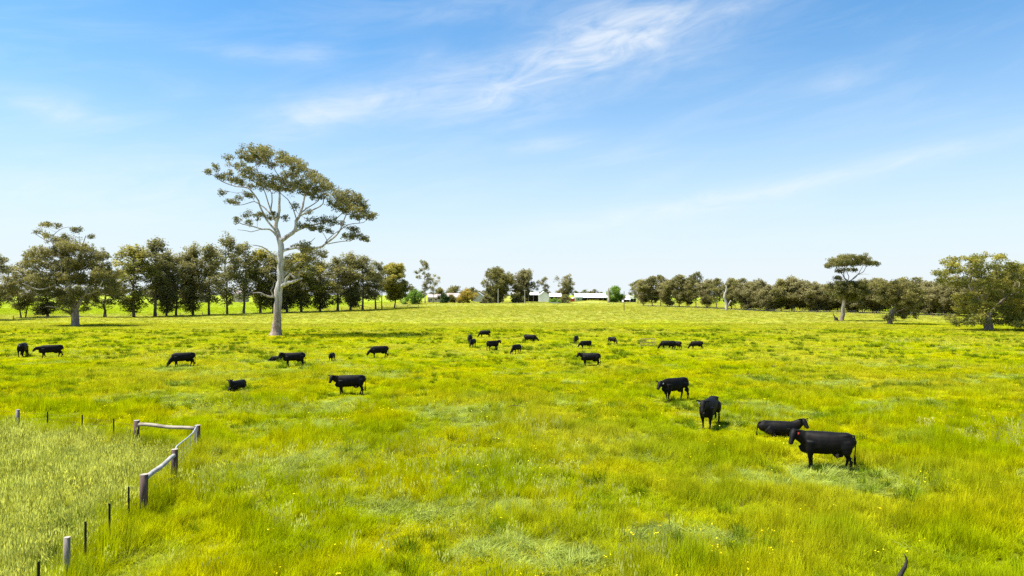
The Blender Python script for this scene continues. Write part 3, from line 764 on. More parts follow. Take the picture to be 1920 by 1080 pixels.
for si, (px, base, top, hw, pi) in enumerate([(-14, 600, 478, 34, 5), (43, 596, 490, 30, 5), (90, 594, 525, 34, 4), (196, 595, 505, 30, 3), (251, 595, 466, 36, 2), (291, 594, 450, 34, 1), (312, 593, 478, 26, 4), (330, 592, 484, 28, 0), (362, 591, 466, 30, 4), (392, 591, 462, 27, 1), (426, 589, 446, 27, 0),
                                (457, 588, 458, 27, 3), (488, 587, 472, 30, 2), (512, 587, 482, 28, 4), (538, 586, 490, 32, 4), (565, 585, 478, 34, 2), (600, 584, 496, 30, 4), (633, 583, 484, 32, 0), (657, 582, 480, 28, 4), (680, 581, 482, 26, 1), (704, 580, 492, 20, 3)]):
    p, H, w = pt(px, base, top, hw)
    place(ROWP, pi, H * 1.03, w, 20, [4.6, 4.2, 4.8, 4.0, 5.2, 4.8][pi] * .70, p, 'shelter_tree', LB % ORD[20 - si], GB, rnd=rr_)

# thin dead tree and round tree at the end of that belt
p, H, w = pt(716, 579, 490, 8)
w_, l_ = proto_tree('thin_dead', 20, .5, 2.0, 1, BARK_DARK, LEAF_ROW, 120, 5, leaves=16, size=.4, trunk_r=.016)
tree_thing('dead_tree', 'thin nearly bare tree beside the round tree ending the shelter belt', None, p, w_, l_, 0, (w / 2.2, w / 2.2, H / 20))
p, H, w = pt(737, 578, 497, 32)
w_, l_ = proto_tree('round_tree', 20, .25, 6.4, 2, BARK_DARK, LEAF_ROWG, 121, 42, cone=1.31, leaves=54, flatc=.75)
tree_thing('round_tree', 'rounded mossy green tree with forked trunk ending the shelter belt', None, p, w_, l_, .5, (w / 4.9, w / 4.9, H / 20))

# trees round the farmyard
def yard(px, base, top, hw, Y, name, label, group=None, cat='tree', **kw):
    p, H, w = pt(px, base, top, hw, Y)
    kw = dict(dict(crown0=.2, stems=1, bark=BARK_DARK, leaf=LEAF_ROW, seed=1, nclump=26), **kw)
    h0 = H; w0 = w * .88
    wd, lf = proto_tree(name, H, kw.pop('crown0'), w0, kw.pop('stems'), kw.pop('bark'), kw.pop('leaf'), kw.pop('seed'), kw.pop('nclump'), **kw)
    return tree_thing(name, label, group, p - Vector((0, 0, .1)), wd, lf, 0, (1, 1, 1), cat)
BIGL = dict(size=.75, spread=.9, spacing=1.7, leaves=34)
yard(776, 568, 545, 24, 395, 'leafy_tree', 'bright fresh green low tree beside the mossy round tree', leaf=LEAF_GREEN, seed=131, crown0=.05, cone=.8, nclump=26, **BIGL)
yard(797, 566, 489, 25, 430, 'gum_tree', 'tall airy gum tree with bare lower trunk rising behind the bright green tree', leaf=LEAF_ROW, bark=BARK_GREY, cone=1.7, seed=132, crown0=.32, nclump=17, size=.7, spread=.8, spacing=1.6, leaves=26, flatc=.5)
yard(812, 566, 515, 22, 440, 'gum_tree', 'wispy gum tree with one long sideways limb beside the farmhouse', leaf=LEAF_RIGHT, bark=BARK_GREY, cone=1.8, seed=133, crown0=.35, nclump=12, size=.6, spread=.75, spacing=1.7, leaves=22, lean=.12, flatc=.4)
yard(832, 567, 552, 13, 440, 'garden_shrub', 'dark green rounded shrub before the farmhouse', cat='shrub', leaf=LEAF_DEEP, seed=134, crown0=.05, nclump=16, **BIGL)
yard(846, 567, 553, 9, 445, 'garden_shrub', 'reddish brown shrub between the dark shrub and the golden tree', cat='shrub', leaf=LEAF_BROWN, seed=135, crown0=.1, nclump=10, **BIGL)
yard(876, 568, 544, 20, 425, 'golden_tree', 'golden yellow round garden tree in front of the farmhouse roof', leaf=LEAF_GOLD, seed=136, crown0=.12, cone=.8, nclump=26, **BIGL)
yard(855, 563, 538, 24, 520, 'garden_tree', 'dark green garden tree rising behind the pink farmhouse roof', leaf=LEAF_ROW, seed=137, crown0=.1, cone=.8, nclump=26, **BIGL)
yard(826, 563, 541, 18, 520, 'garden_tree', 'bronze brown garden tree behind the cream house', leaf=LEAF_BROWN, seed=138, crown0=.1, cone=.8, nclump=20, **BIGL)
yard(884, 563, 540, 16, 535, 'garden_tree', 'dim brown garden tree behind the golden tree', leaf=LEAF_ROW, seed=139, crown0=.1, nclump=18, **BIGL)
yard(932, 567, 505, 34, 420, 'gum_tree', 'large olive gum tree left of the machinery shed behind the white pole', leaf=LEAF_GUM, bark=BARK_GREY, cone=1.5, seed=140, crown0=.05, nclump=44, **BIGL)
yard(981, 567, 508, 34, 428, 'gum_tree', 'large brownish gum tree overhanging the open machinery shed', leaf=LEAF_RIGHT, bark=BARK_GREY, cone=1.7, seed=141, crown0=.10, nclump=40, **BIGL)
yard(1021, 564, 519, 14, 520, 'gum_tree', 'sparse gum tree showing above the white shed gable', leaf=LEAF_RIGHT, bark=BARK_GREY, cone=1.8, seed=142, crown0=.35, nclump=14, size=.7, spread=.8, spacing=1.7, leaves=22, flatc=.45)
yard(1062, 566, 518, 29, 440, 'gum_tree', 'round topped gum tree between the white shed and the red cart', leaf=LEAF_RIGHT, bark=BARK_GREY, cone=2.0, seed=143, crown0=.3, nclump=22, size=.7, spread=.85, spacing=1.7, leaves=28)
yard(912, 568, 555, 14, 412, 'hedge_shrub', 'dark brown hedge shrub at the foot of the large olive gum', cat='shrub', leaf=LEAF_ROW, seed=144, crown0=.02, nclump=14, **BIGL)
yard(968, 568, 551, 15, 418, 'hedge_shrub', 'dark shrub filling the foot of the large brownish gum', cat='shrub', leaf=LEAF_ROW, seed=145, crown0=.02, nclump=16, **BIGL)
yard(1060, 568, 555, 14, 415, 'yard_shrub', 'spreading brown shrub beside the grassy mound', cat='shrub', leaf=LEAF_ROW, seed=146, crown0=.03, nclump=14, **BIGL)
yard(1041, 569, 562, 10, 410, 'yard_shrub', 'low green shrub creeping over the edge of the mound', cat='shrub', leaf=LEAF_GREEN, seed=147, crown0=.02, nclump=10, **BIGL)
yard(1153, 567, 539, 19, 430, 'leafy_tree', 'dense deep green round tree by the bleached trunk and the long shed', leaf=LEAF_GREEN, seed=148, crown0=.05, cone=.8, nclump=36, **BIGL)
p, H, w = pt(1141, 567, 539, 3, 422)
w_, l_ = grow('bare_trunk', [[(Vector((0, 0, 0)), .75), (Vector((.1, 0, H * .4)), .6), (Vector((-.1, 0, H * .75)), .55), (Vector((.1, 0, H)), .3)], [(Vector((0, 0, H * .6)), .3), (Vector((.9, 0, H * .8)), .15)]], [], DEADWOOD, LEAF_GUM, 150, trunk_sides=8)
tree_thing('dead_tree', 'stout bleached bare trunk in front of the deep green tree', None, p, w_, l_)

# the long belt on the far side
RP0 = [4.8, 5.4, 4.6, 5.2, 5.0, 5.6]
RIGHTP = [proto_tree('belt_a', 14, .16, 4.8, 2, BARK_DARK, LEAF_RIGHT, 161, 44, cone=1.40, size=.55), proto_tree('belt_b', 14, .12, 5.4, 3, BARK_DARK, LEAF_RIGHT, 162, 48, cone=1.49, size=.55),
          proto_tree('belt_c', 14, .2, 4.6, 1, BARK_DARK, LEAF_ROW, 163, 40, cone=1.22, size=.55), proto_tree('belt_d', 14, .14, 5.2, 3, BARK_DARK, LEAF_RIGHT, 164, 46, cone=1.40, size=.55),
          proto_tree('belt_e', 14, .25, 5.0, 1, BARK_GREY, LEAF_GUM, 165, 30, cone=1.05, size=.5, flatc=.45), proto_tree('belt_f', 14, .12, 5.6, 4, BARK_DARK, LEAF_RIGHT, 166, 50, cone=1.57, size=.55)]
LB2 = 'low bushy olive tree, %s along the far belt counting from the small sheds'
LB3 = 'bushy tree of the rear rank filling gaps behind the long far belt'
GB2 = 'trees of the long far belt'
right = [(1196, 569, 528, 18, 4), (1207, 573, 530, 20, 0), (1223, 574, 524, 22, 2), (1239, 574, 520, 20, 4), (1256, 575, 530, 22, 1), (1274, 576, 522, 24, 2), (1290, 576, 528, 22, 3), (1305, 577, 515, 22, 4), (1325, 578, 530, 24, 0), (1343, 579, 526, 22, 4), (1372, 580, 528, 24, 2), (1390, 581, 526, 24, 4),
         (1405, 582, 533, 24, 1), (1423, 583, 530, 24, 3), (1443, 584, 540, 24, 5), (1465, 584, 530, 26, 2), (1487, 584, 526, 26, 0), (1507, 584, 532, 26, 3), (1527, 585, 535, 24, 5), (1550, 585, 538, 26, 1), (1572, 585, 535, 26, 0), (1596, 586, 536, 26, 5), (1618, 587, 530, 28, 3), (1643, 587, 528, 28, 1), (1690, 589, 530, 30, 5), (1719, 590, 532, 30, 3), (1742, 591, 534, 30, 1),
         (1768, 592, 530, 32, 5), (1795, 593, 535, 32, 3), (1822, 594, 530, 32, 1), (1852, 595, 528, 34, 5), (1885, 596, 522, 34, 0), (1915, 597, 510, 36, 1), (1945, 598, 515, 36, 5), (1980, 600, 520, 36, 3)]
for ri, (px, base, top, hw, pi) in enumerate(right):
    p, H, w = pt(px, base, top, hw)
    place(RIGHTP, pi, H * 1.08, w, 14, RP0[pi] * .88, p, 'belt_tree', LB2 % ORD[ri], GB2, rnd=rr_)
    if px > 1400 and rr_.random() < .75:          # a second rank closes the gaps
        p2 = at_depth(px + rr_.uniform(5, 20), p.y * 1.1)
        place(RIGHTP, rr_.choice((1, 3, 5)), H * rr_.uniform(.9, 1.05), w * 1.15, 14, 5.6, p2, 'belt_tree', LB3, 'rear rank of the far belt', rnd=rr_)
# wood on the low skyline, far behind
for k in range(120):
    px = rr_.uniform(-60, 1990)
    Y = rr_.uniform(800, 1300)
    p = at_depth(px, Y); H = rr_.uniform(13, 21) * (.62 if 740 < px < 1240 else 1)
    place(RIGHTP if k % 3 else ROWP, k % 6, H, H * rr_.uniform(.55, .8), 14 if k % 3 else 20, 5.6, p, 'horizon_tree', 'small hazy tree on the distant skyline beyond the paddocks', 'distant skyline trees', rnd=rr_)

# ------------------------------------------------------------------ farm buildings
def metal_sheet(name, col, col2, rib=2.2):
    m, t, o = material(name)
    g = t.node('ShaderNodeTexCoord')
    n = t.noise(g.outputs['Object'], .6, 5, .6)
    c = t.mix(t.step(n, .4, .7), rgba(*col), rgba(*col2))
    p = principled(t, o, c, .5, .4)
    wv = t.node('ShaderNodeTexWave'); wv.inputs['Scale'].default_value = rib
    t.l.new(g.outputs['Object'], wv.inputs[0])
    bump(t, p, wv.outputs['Fac'], .3, .05)
    return m
M_WHITE = metal_sheet('white_steel', (.84, .83, .84), (.74, .73, .74))
M_ZINC = metal_sheet('pale_zinc', (.62, .64, .66), (.50, .51, .52))
M_PINK = metal_sheet('pinkish_roof', (.42, .34, .31), (.36, .285, .26))
M_SAGE = metal_sheet('sage_cladding', (.36, .42, .26), (.30, .36, .22))
M_GREY = metal_sheet('grey_cladding', (.42, .42, .42), (.34, .34, .34))
M_CREAM = varied('cream_wall', (.50, .42, .33), (.40, .32, .25), 1.2)
M_DIM = varied('bay_shade', (.035, .03, .028), (.05, .045, .04), 1.5)  # near-black colour standing in for shade inside the open bays
M_RED = varied('red_paint', (.45, .07, .035), (.32, .05, .03), 2.0, .5)
M_POLE = varied('brown_timber', (.20, .13, .09), (.13, .085, .06), 3.0, .85, (4, 4, .4))
M_POLEW = varied('weathered_pole', (.52, .48, .42), (.38, .34, .29), 3.0, .85, (4, 4, .4))
M_GLASS, _t, _o = material('window_glass'); principled(_t, _o, rgba(.03, .035, .04), .08, .5)

def px_frame(x0, x1, y_top, y_base, Y):
    """a vertical rectangle at distance Y: left x, right x, z of its foot, height"""
    a = (x0 - 960) / F * Y; b = (x1 - 960) / F * Y
    zb = CAMH - (y_base - HOR) / F * Y; zt = CAMH - (y_top - HOR) / F * Y
    return a, b, zb, zt

def gable_shed(name, label, x0, x1, y_ridge, y_eave, y_base, Y, depth, wall, roof, ridge_along_x=True, open_front=False, bays=4, rot=0.0, cat='shed', front=None, windows=0, door=False):
    a, b, zb, zt = px_frame(x0, x1, y_ridge, y_base, Y)
    ze = CAMH - (y_eave - HOR) / F * Y
    wd = b - a; h = ze - zb; hr = zt - zb
    g = min(gz(a, Y), gz(b, Y), gz(a, Y + depth), gz(b, Y + depth))
    root = empty(name, ((a + b) / 2, Y + depth / 2, g - .05), rot)
    hw, hd = wd / 2, depth / 2
    zg = zb - g + .05
    h += zg; hr += zg; T_ = .15
    def part(nm, mat, fn):
        V, Fc = [], []
        fn(V, Fc)
        return mesh_obj(nm, V, Fc, mat, root)
    def wall_poly(V, Fc, outline, axis, off, th=T_):
        b0 = len(V); n = len(outline)
        for o_ in (off - th / 2, off + th / 2):
            for (s, z) in outline:
                V.append(Vector((s, o_, z)) if axis == 'y' else Vector((o_, s, z)))
        Fc.append(tuple(range(b0, b0 + n))[::-1]); Fc.append(tuple(range(b0 + n, b0 + 2 * n)))
        for k in range(n):
            k2 = (k + 1) % n
            Fc.append((b0 + k, b0 + k2, b0 + n + k2, b0 + n + k))
    if ridge_along_x:
        side = [(-hw + .08, 0), (hw - .08, 0), (hw - .08, h), (-hw + .08, h)]
        gab = [(-hd, 0), (hd, 0), (hd, h), (0, hr), (-hd, h)]
        part('wall', wall, lambda V, Fc: wall_poly(V, Fc, side, 'y', hd - .08))
        if not open_front: part('wall', front or wall, lambda V, Fc: wall_poly(V, Fc, side, 'y', -hd + .08))
        part('gable_wall', wall, lambda V, Fc: wall_poly(V, Fc, gab, 'x', -hw)); part('gable_wall', wall, lambda V, Fc: wall_poly(V, Fc, gab, 'x', hw))
        for sgn in (-1, 1):
            def rf(V, Fc):
                ov = .35; e = .12
                y1 = sgn * (hd + ov); z1 = h - (hr - h) * ov / hd
                for (yy, zz) in ((sgn * .01, hr + .06), (y1, z1 + .06), (y1, z1 + .06 + e), (sgn * .01, hr + .06 + e)):
                    V.append(Vector((-hw - ov, yy, zz))); V.append(Vector((hw + ov, yy, zz)))
                for q in ((0, 1, 3, 2), (2, 3, 5, 4), (4, 5, 7, 6), (6, 7, 1, 0), (0, 2, 4, 6), (1, 7, 5, 3)): Fc.append(q)
            part('roof_sheet', roof, rf)
        if open_front:
            part('shade_sheet', M_DIM, lambda V, Fc: wall_poly(V, Fc, [(-hw + .2, .01), (hw - .2, .01), (hw - .2, h - .1), (-hw + .2, h - .1)], 'y', hd - .35))  # added dark sheet, painted-in shade before the back wall
            for k in range(bays + 1):
                xx = -hw + .25 + (wd - .5) * k / bays
                part('post', M_POLEW, lambda V, Fc: box(V, Fc, (xx, -hd + .12, h / 2), .16, .16, h))
    else:
        side = [(-hd + .08, 0), (hd - .08, 0), (hd - .08, h), (-hd + .08, h)]
        gab = [(-hw, 0), (hw, 0), (hw, h), (0, hr), (-hw, h)]
        part('gable_wall', front or wall, lambda V, Fc: wall_poly(V, Fc, gab, 'y', -hd)); part('gable_wall', wall, lambda V, Fc: wall_poly(V, Fc, gab, 'y', hd))
        part('wall', wall, lambda V, Fc: wall_poly(V, Fc, side, 'x', -hw + .08)); part('wall', wall, lambda V, Fc: wall_poly(V, Fc, side, 'x', hw - .08))
        for sgn in (-1, 1):
            def rf(V, Fc):
                ov = .3; e = .12
                x1 = sgn * (hw + ov); z1 = h - (hr - h) * ov / hw
                for (xx, zz) in ((sgn * .01, hr + .06), (x1, z1 + .06), (x1, z1 + .06 + e), (sgn * .01, hr + .06 + e)):
                    V.append(Vector((xx, -hd - ov, zz))); V.append(Vector((xx, hd + ov, zz)))
                for q in ((0, 1, 3, 2), (2, 3, 5, 4), (4, 5, 7, 6), (6, 7, 1, 0), (0, 2, 4, 6), (1, 7, 5, 3)): Fc.append(q)
            part('roof_sheet', roof, rf)
    for k in range(windows):
        xx = -hw + wd * (k + .5 + (.25 if door else 0)) / (windows + (.5 if door else 0))
        wn = part('window', M_WHITE, lambda V, Fc: box(V, Fc, (xx, -hd - .08, h * .55), 1.5, .12, 1.3))
        V, Fc = [], []; box(V, Fc, (xx, -hd - .15, h * .55), 1.3, .04, 1.1)
        mesh_obj('pane', V, Fc, M_GLASS, wn)
    if door:
        part('door', M_POLE, lambda V, Fc: box(V, Fc, (-hw + 1.2, -hd - .08, 1.05), 1.0, .12, 2.1))
    tag(root, label, cat)
    return root

gable_shed('machinery_shed', 'white gabled shed end joined to a dark open machinery bay under gum trees', 1010.5, 1030, 546.5, 553.5, 566.5, 470, 14, M_WHITE, M_WHITE, ridge_along_x=False)
gable_shed('machinery_bay', 'long dark open machinery bay running left from the white gabled shed', 962, 1010, 549, 553, 566.5, 474, 9, M_GREY, M_WHITE, open_front=True, bays=5)
gable_shed('lean_to', 'pale roofed open lean-to right of the white gabled shed', 1031, 1052, 550.5, 556, 566, 478, 8, M_GREY, M_WHITE, open_front=True, bays=3)
gable_shed('hay_shed', 'long white roofed open hay shed with dark bays behind the grassy mound', 1091, 1142, 551, 558, 566, 480, 12, M_GREY, M_WHITE, open_front=True, bays=5)
gable_shed('green_shed', 'sage green walled shed beside the long hay shed', 1079, 1090.3, 551, 557, 566, 477, 10, M_SAGE, M_WHITE, windows=1)
gable_shed('small_shed', 'white sheet roofed small shed left of the first belt trees', 1169, 1181, 555, 561.5, 566.5, 480, 8, M_WHITE, M_WHITE, open_front=True, bays=2)
gable_shed('sage_hut', 'small hut with sage roof beside the small white shed', 1182, 1193, 555, 560, 566.5, 483, 8, M_WHITE, M_SAGE, open_front=True, bays=2)
gable_shed('farmhouse', 'brick farmhouse with low pinkish roof beside the golden tree', 834, 862, 550, 557.5, 566, 470, 12, M_CREAM, M_PINK, windows=3, door=True, cat='house')
gable_shed('cottage', 'cream walled cottage with pale roof behind the wispy gum', 802, 824, 552, 557.5, 566, 472, 10, M_CREAM, M_PINK, windows=2, door=True, cat='house')
gable_shed('grey_barn', 'grey gabled barn between the golden tree and the olive gum', 887, 906, 548, 555, 566, 490, 14, M_GREY, M_ZINC, ridge_along_x=False, cat='barn')
gable_shed('far_farmhouse', 'pale farmhouse seen through the shelter belt trunks', 366, 384, 546, 553, 560, 560, 10, M_CREAM, M_PINK, windows=2, door=True, cat='house')
gable_shed('far_barn', 'pale grey barn seen between the shelter belt trunks near the giant gum', 438, 458, 543, 550, 559, 600, 10, M_PINK, M_PINK, cat='barn')

# red bin cart beside the green shed
def cart():
    p = at_depth(1073.5, 455); root = empty('field_bin', p)
    V, Fc = [], []; box(V, Fc, (0, 0, 1.75), 3.0, 2.2, 1.7); mesh_obj('bin_body', V, Fc, M_RED, root)
    V, Fc = [], []
    b = len(V)
    for (x, y, z) in ((-.8, -.6, .45), (.8, -.6, .45), (.8, .6, .45), (-.8, .6, .45), (-1.5, -1.1, .898), (1.5, -1.1, .898), (1.5, 1.1, .898), (-1.5, 1.1, .898)): V.append(Vector((x, y, z)))
    for f in ((3, 2, 1, 0), (4, 5, 6, 7), (0, 1, 5, 4), (1, 2, 6, 5), (2, 3, 7, 6), (3, 0, 4, 7)): Fc.append(f)
    mesh_obj('hopper', V, Fc, M_RED, root)
    V, Fc = [], []
    tube(V, Fc, [(0, 0, 2.6), (0, 0, 2.75), (0, 0, 3.1), (0, 0, 3.25)], [1.2, .95, .6, .25], 10); mesh_obj('lid', V, Fc, M_WHITE, root)
    for sx in (-1, 1):
        for sy in (-1, 1):
            V, Fc = [], []; tube(V, Fc, [(sx * 1.3, sy * .95, 1.0), (sx * 1.35, sy * 1.0, -.1)], [.07, .07], 6); mesh_obj('leg', V, Fc, M_POLE, root)
    tag(root, 'red field bin with white lid beside the sage green shed', 'bin')
cart()
# long pale trough at the shed's foot
def trough():
    p = at_depth(1040, 405); root = empty('water_trough', p)
    V, Fc = [], []
    L, w, h = 5.6, 1.2, .75
    for (sx, sy, zz) in ((-1, -1, 0), (1, -1, 0), (1, 1, 0), (-1, 1, 0)): V.append(Vector((sx * L * .48, sy * w * .44, .02)))
    for (sx, sy, zz) in ((-1, -1, 0), (1, -1, 0), (1, 1, 0), (-1, 1, 0)): V.append(Vector((sx * L / 2, sy * w / 2, h)))
    for (sx, sy) in ((-1, -1), (1, -1), (1, 1), (-1, 1)): V.append(Vector((sx * (L / 2 - .1), sy * (w / 2 - .1), h)))
    for (sx, sy) in ((-1, -1), (1, -1), (1, 1), (-1, 1)): V.append(Vector((sx * (L / 2 - .14), sy * (w / 2 - .14), .25)))
    Fc.append((3, 2, 1, 0))
    for a in (0, 4, 8):
        for k in range(4): Fc.append((a + k, a + (k + 1) % 4, a + 4 + (k + 1) % 4, a + 4 + k))
    Fc.append((12, 13, 14, 15))
    mesh_obj('basin', V, Fc, M_GREY, root)
    tag(root, 'long pale grey trough in the yard grass by the low green shrub', 'trough')
trough()

def utility_pole(px, base, top, Y, mat, label, arm=True, r=.16):
    p = on_ground(px, base) if Y is None else at_depth(px, Y)
    H = (CAMH - p.z) - (top - HOR) / F * p.y
    root = empty('utility_pole', p)
    V, Fc = [], []; tube(V, Fc, [(0, 0, -.2), (0, 0, H * .5), (.03, 0, H)], [r, r * .85, r * .7], 8); mesh_obj('pole', V, Fc, mat, root)
    if arm:
        V, Fc = [], []; box(V, Fc, (0, -.2, H - .5), 2.2, .12, .14); a = mesh_obj('crossarm', V, Fc, mat, root)
        for x in (-.9, -.3, .3, .9):
            V, Fc = [], []; tube(V, Fc, [(x, -.2, H - .43), (x, -.2, H - .33), (x, -.2, H - .22)], [.05, .08, .04], 6); mesh_obj('insulator', V, Fc, M_WHITE, a)
    tag(root, label, 'pole')
utility_pole(934, 569, 541, 400, M_POLEW, 'tall whitish pole before the large olive gum', False, .22)
utility_pole(984, 567, 543, 405, M_POLEW, 'grey pole with a crossarm in front of the open machinery bay', True, .18)
utility_pole(1170, 583, 546, None, M_POLE, 'lone brown pole standing in the open paddock before the sheds', False, .17)
utility_pole(1100, 566, 541, 520, M_POLEW, 'thin grey pole rising behind the long hay shed roof', True, .15)

def wire_fence(name, label, pts, gap, post_h=1.25, mat=M_POLE, r=.07, wires=(.35, .7, 1.1), rail=False):
    """a post and wire fence along ground points"""
    root = empty(name, pts[0])
    o0 = pts[0]
    feet = []
    for i in range(len(pts) - 1):
        n = max(1, int((pts[i + 1] - pts[i]).length / gap))
        for k in range(n): 
            q = pts[i].lerp(pts[i + 1], k / n); q.z = gz(q.x, q.y); feet.append(q)
    feet.append(pts[-1])
    V, Fc = [], []; tube(V, Fc, [(0, 0, -.25), (0, 0, post_h)], [r, r], 6)
    first = None
    for q in feet:
        if first is None: first = mesh_obj('post', V, Fc, mat, root); c = first
        else:
            c = first.copy(); COL.objects.link(c); c.parent = root
        c.location = q - o0; c.rotation_euler = (random.gauss(0, .03), random.gauss(0, .03), random.uniform(0, 3)); c.scale = (1, 1, random.uniform(.9, 1.08))
    for h in wires:
        V, Fc = [], []
        tube(V, Fc, [q - o0 + Vector((0, 0, h)) for q in feet], [(.05 if rail else .006)] * len(feet), 4)
        mesh_obj('rail' if rail else 'wire', V, Fc, M_POLEW if rail else M_ZINC, root)
    tag(root, label, 'fence')
    return root
wire_fence('belt_fence', 'post and wire fence along the foot of the shelter belt', [on_ground(-40, 602), on_ground(200, 596.5), on_ground(420, 591), on_ground(640, 584), on_ground(726, 580)], 6.0)
wire_fence('yard_fence', 'post and wire fence between the paddock and the farmyard', [on_ground(800, 574.5), at_depth(900, 372), at_depth(1020, 378), at_depth(1150, 385), at_depth(1196, 392)], 7.0)
wire_fence('far_belt_fence', 'post and wire fence along the foot of the long far belt', [on_ground(1200, 575), on_ground(1345, 581.5), on_ground(1480, 587), on_ground(1640, 590), on_ground(1790, 596)], 7.0)
wire_fence('rail_fence', 'short dark rail fence by the mossy round tree', [on_ground(743, 577), on_ground(764, 577), on_ground(785, 576.5)], 3.0, 1.3, M_POLE, .09, (.4, .8, 1.2), True)

# old steel hay feeder among the grazing cattle
def feeder():
    p = on_ground(1215, 649); root = empty('hay_feeder', p)
    L, h = 1.9, .95
    for z in (.12, .5, h):
        V, Fc = [], []
        tube(V, Fc, [(-L / 2, -.45, z), (L / 2, -.45, z), (L / 2, .45, z), (-L / 2, .45, z), (-L / 2, -.45, z)], [.025] * 5, 5)
        mesh_obj('rail', V, Fc, M_RUST, root)
    for k in range(5):
        for sy in (-1, 1):
            V, Fc = [], []; x = -L / 2 + L * k / 4
            tube(V, Fc, [(x, sy * .45, -.05), (x + (.1 if k % 2 else -.1) * (0 < k < 4), sy * .45, h)], [.02, .02], 5); mesh_obj('bar', V, Fc, M_RUST, root)
    tag(root, 'rusty open steel hay feeder frame standing in the grass near grazing cattle', 'feeder')
M_RUST = varied('rusty_steel', (.16, .10, .06), (.26, .20, .13), 6.0, .8)
feeder()
# charred stump by the flat topped gum, fallen pieces in the grass
def stump():
    p = FLAT_FOOT + Vector((-1.55, -.3, -.1)); p.z = gz(p.x, p.y) - .1
    V, Fc = [], []
    tube(V, Fc, [(0, 0, 0), (0, 0, .6), (-.1, 0, 1.0)], [.55, .45, .35], 9, True, .3)
    tube(V, Fc, [(-.1, 0, .6), (-.45, 0, 1.2), (-.8, .1, 2.3)], [.3, .16, .04], 6)
    o = mesh_obj('tree_stump', V, Fc, M_CHAR); o.location = p
    tag(o, 'dark charred stump with a spike beside the umbrella shaped gum', 'stump')
M_CHAR = varied('charred_wood', (.020, .017, .015), (.045, .038, .032), 4.0, .9)
stump()
def stick(px, py, pts, rad, label):
    p = on_ground(px, py)
    V, Fc = [], []; tube(V, Fc, pts, rad, 6)
    o = mesh_obj('fallen_branch', V, Fc, M_CHAR, smooth=True); o.location = p
    tag(o, label, 'branch')
stick(1696, 1096, [(-.22, 0, 0), (-.10, 0, .22), (.02, 0, .42), (.05, 0, .54), (.03, 0, .64), (-.02, 0, .72)], [.05, .052, .040, .028, .018, .004], 'curved black branch end poking up out of the lush grass')
stick(966, 779, [(-.62, 0, .25), (-.42, 0, .48), (-.1, 0, .56), (.2, 0, .54), (.55, .1, .44)], [.012, .014, .014, .012, .008], 'thin dark arched twig in the open pasture')

# ------------------------------------------------------------------ foreground pen fence
M_POST = varied('treated_post', (.125, .075, .058), (.075, .05, .042), 2.5, .85, (5, 5, .6), .6, .02)
M_CUT = varied('pale_end_grain', (.38, .33, .27), (.28, .23, .19), 14, .85)
M_LOG = varied('weathered_log', (.32, .27, .21), (.14, .10, .08), 2.2, .85, (1, 1, 1), .6, .02, lo=.45, hi=.7)
M_SILVER = varied('silvered_rail', (.38, .36, .34), (.24, .225, .21), 3.0, .8, (1, 1, 1), .4, .01)
M_PICKET = varied('black_steel_picket', (.012, .013, .014), (.022, .02, .018), 8, .5)
M_PALEPOST = varied('bleached_post', (.27, .24, .20), (.17, .145, .12), 4, .9, (3, 3, .6))
M_GALV = varied('galvanised_steel', (.36, .39, .41), (.28, .30, .32), 6, .45, spec=.4)

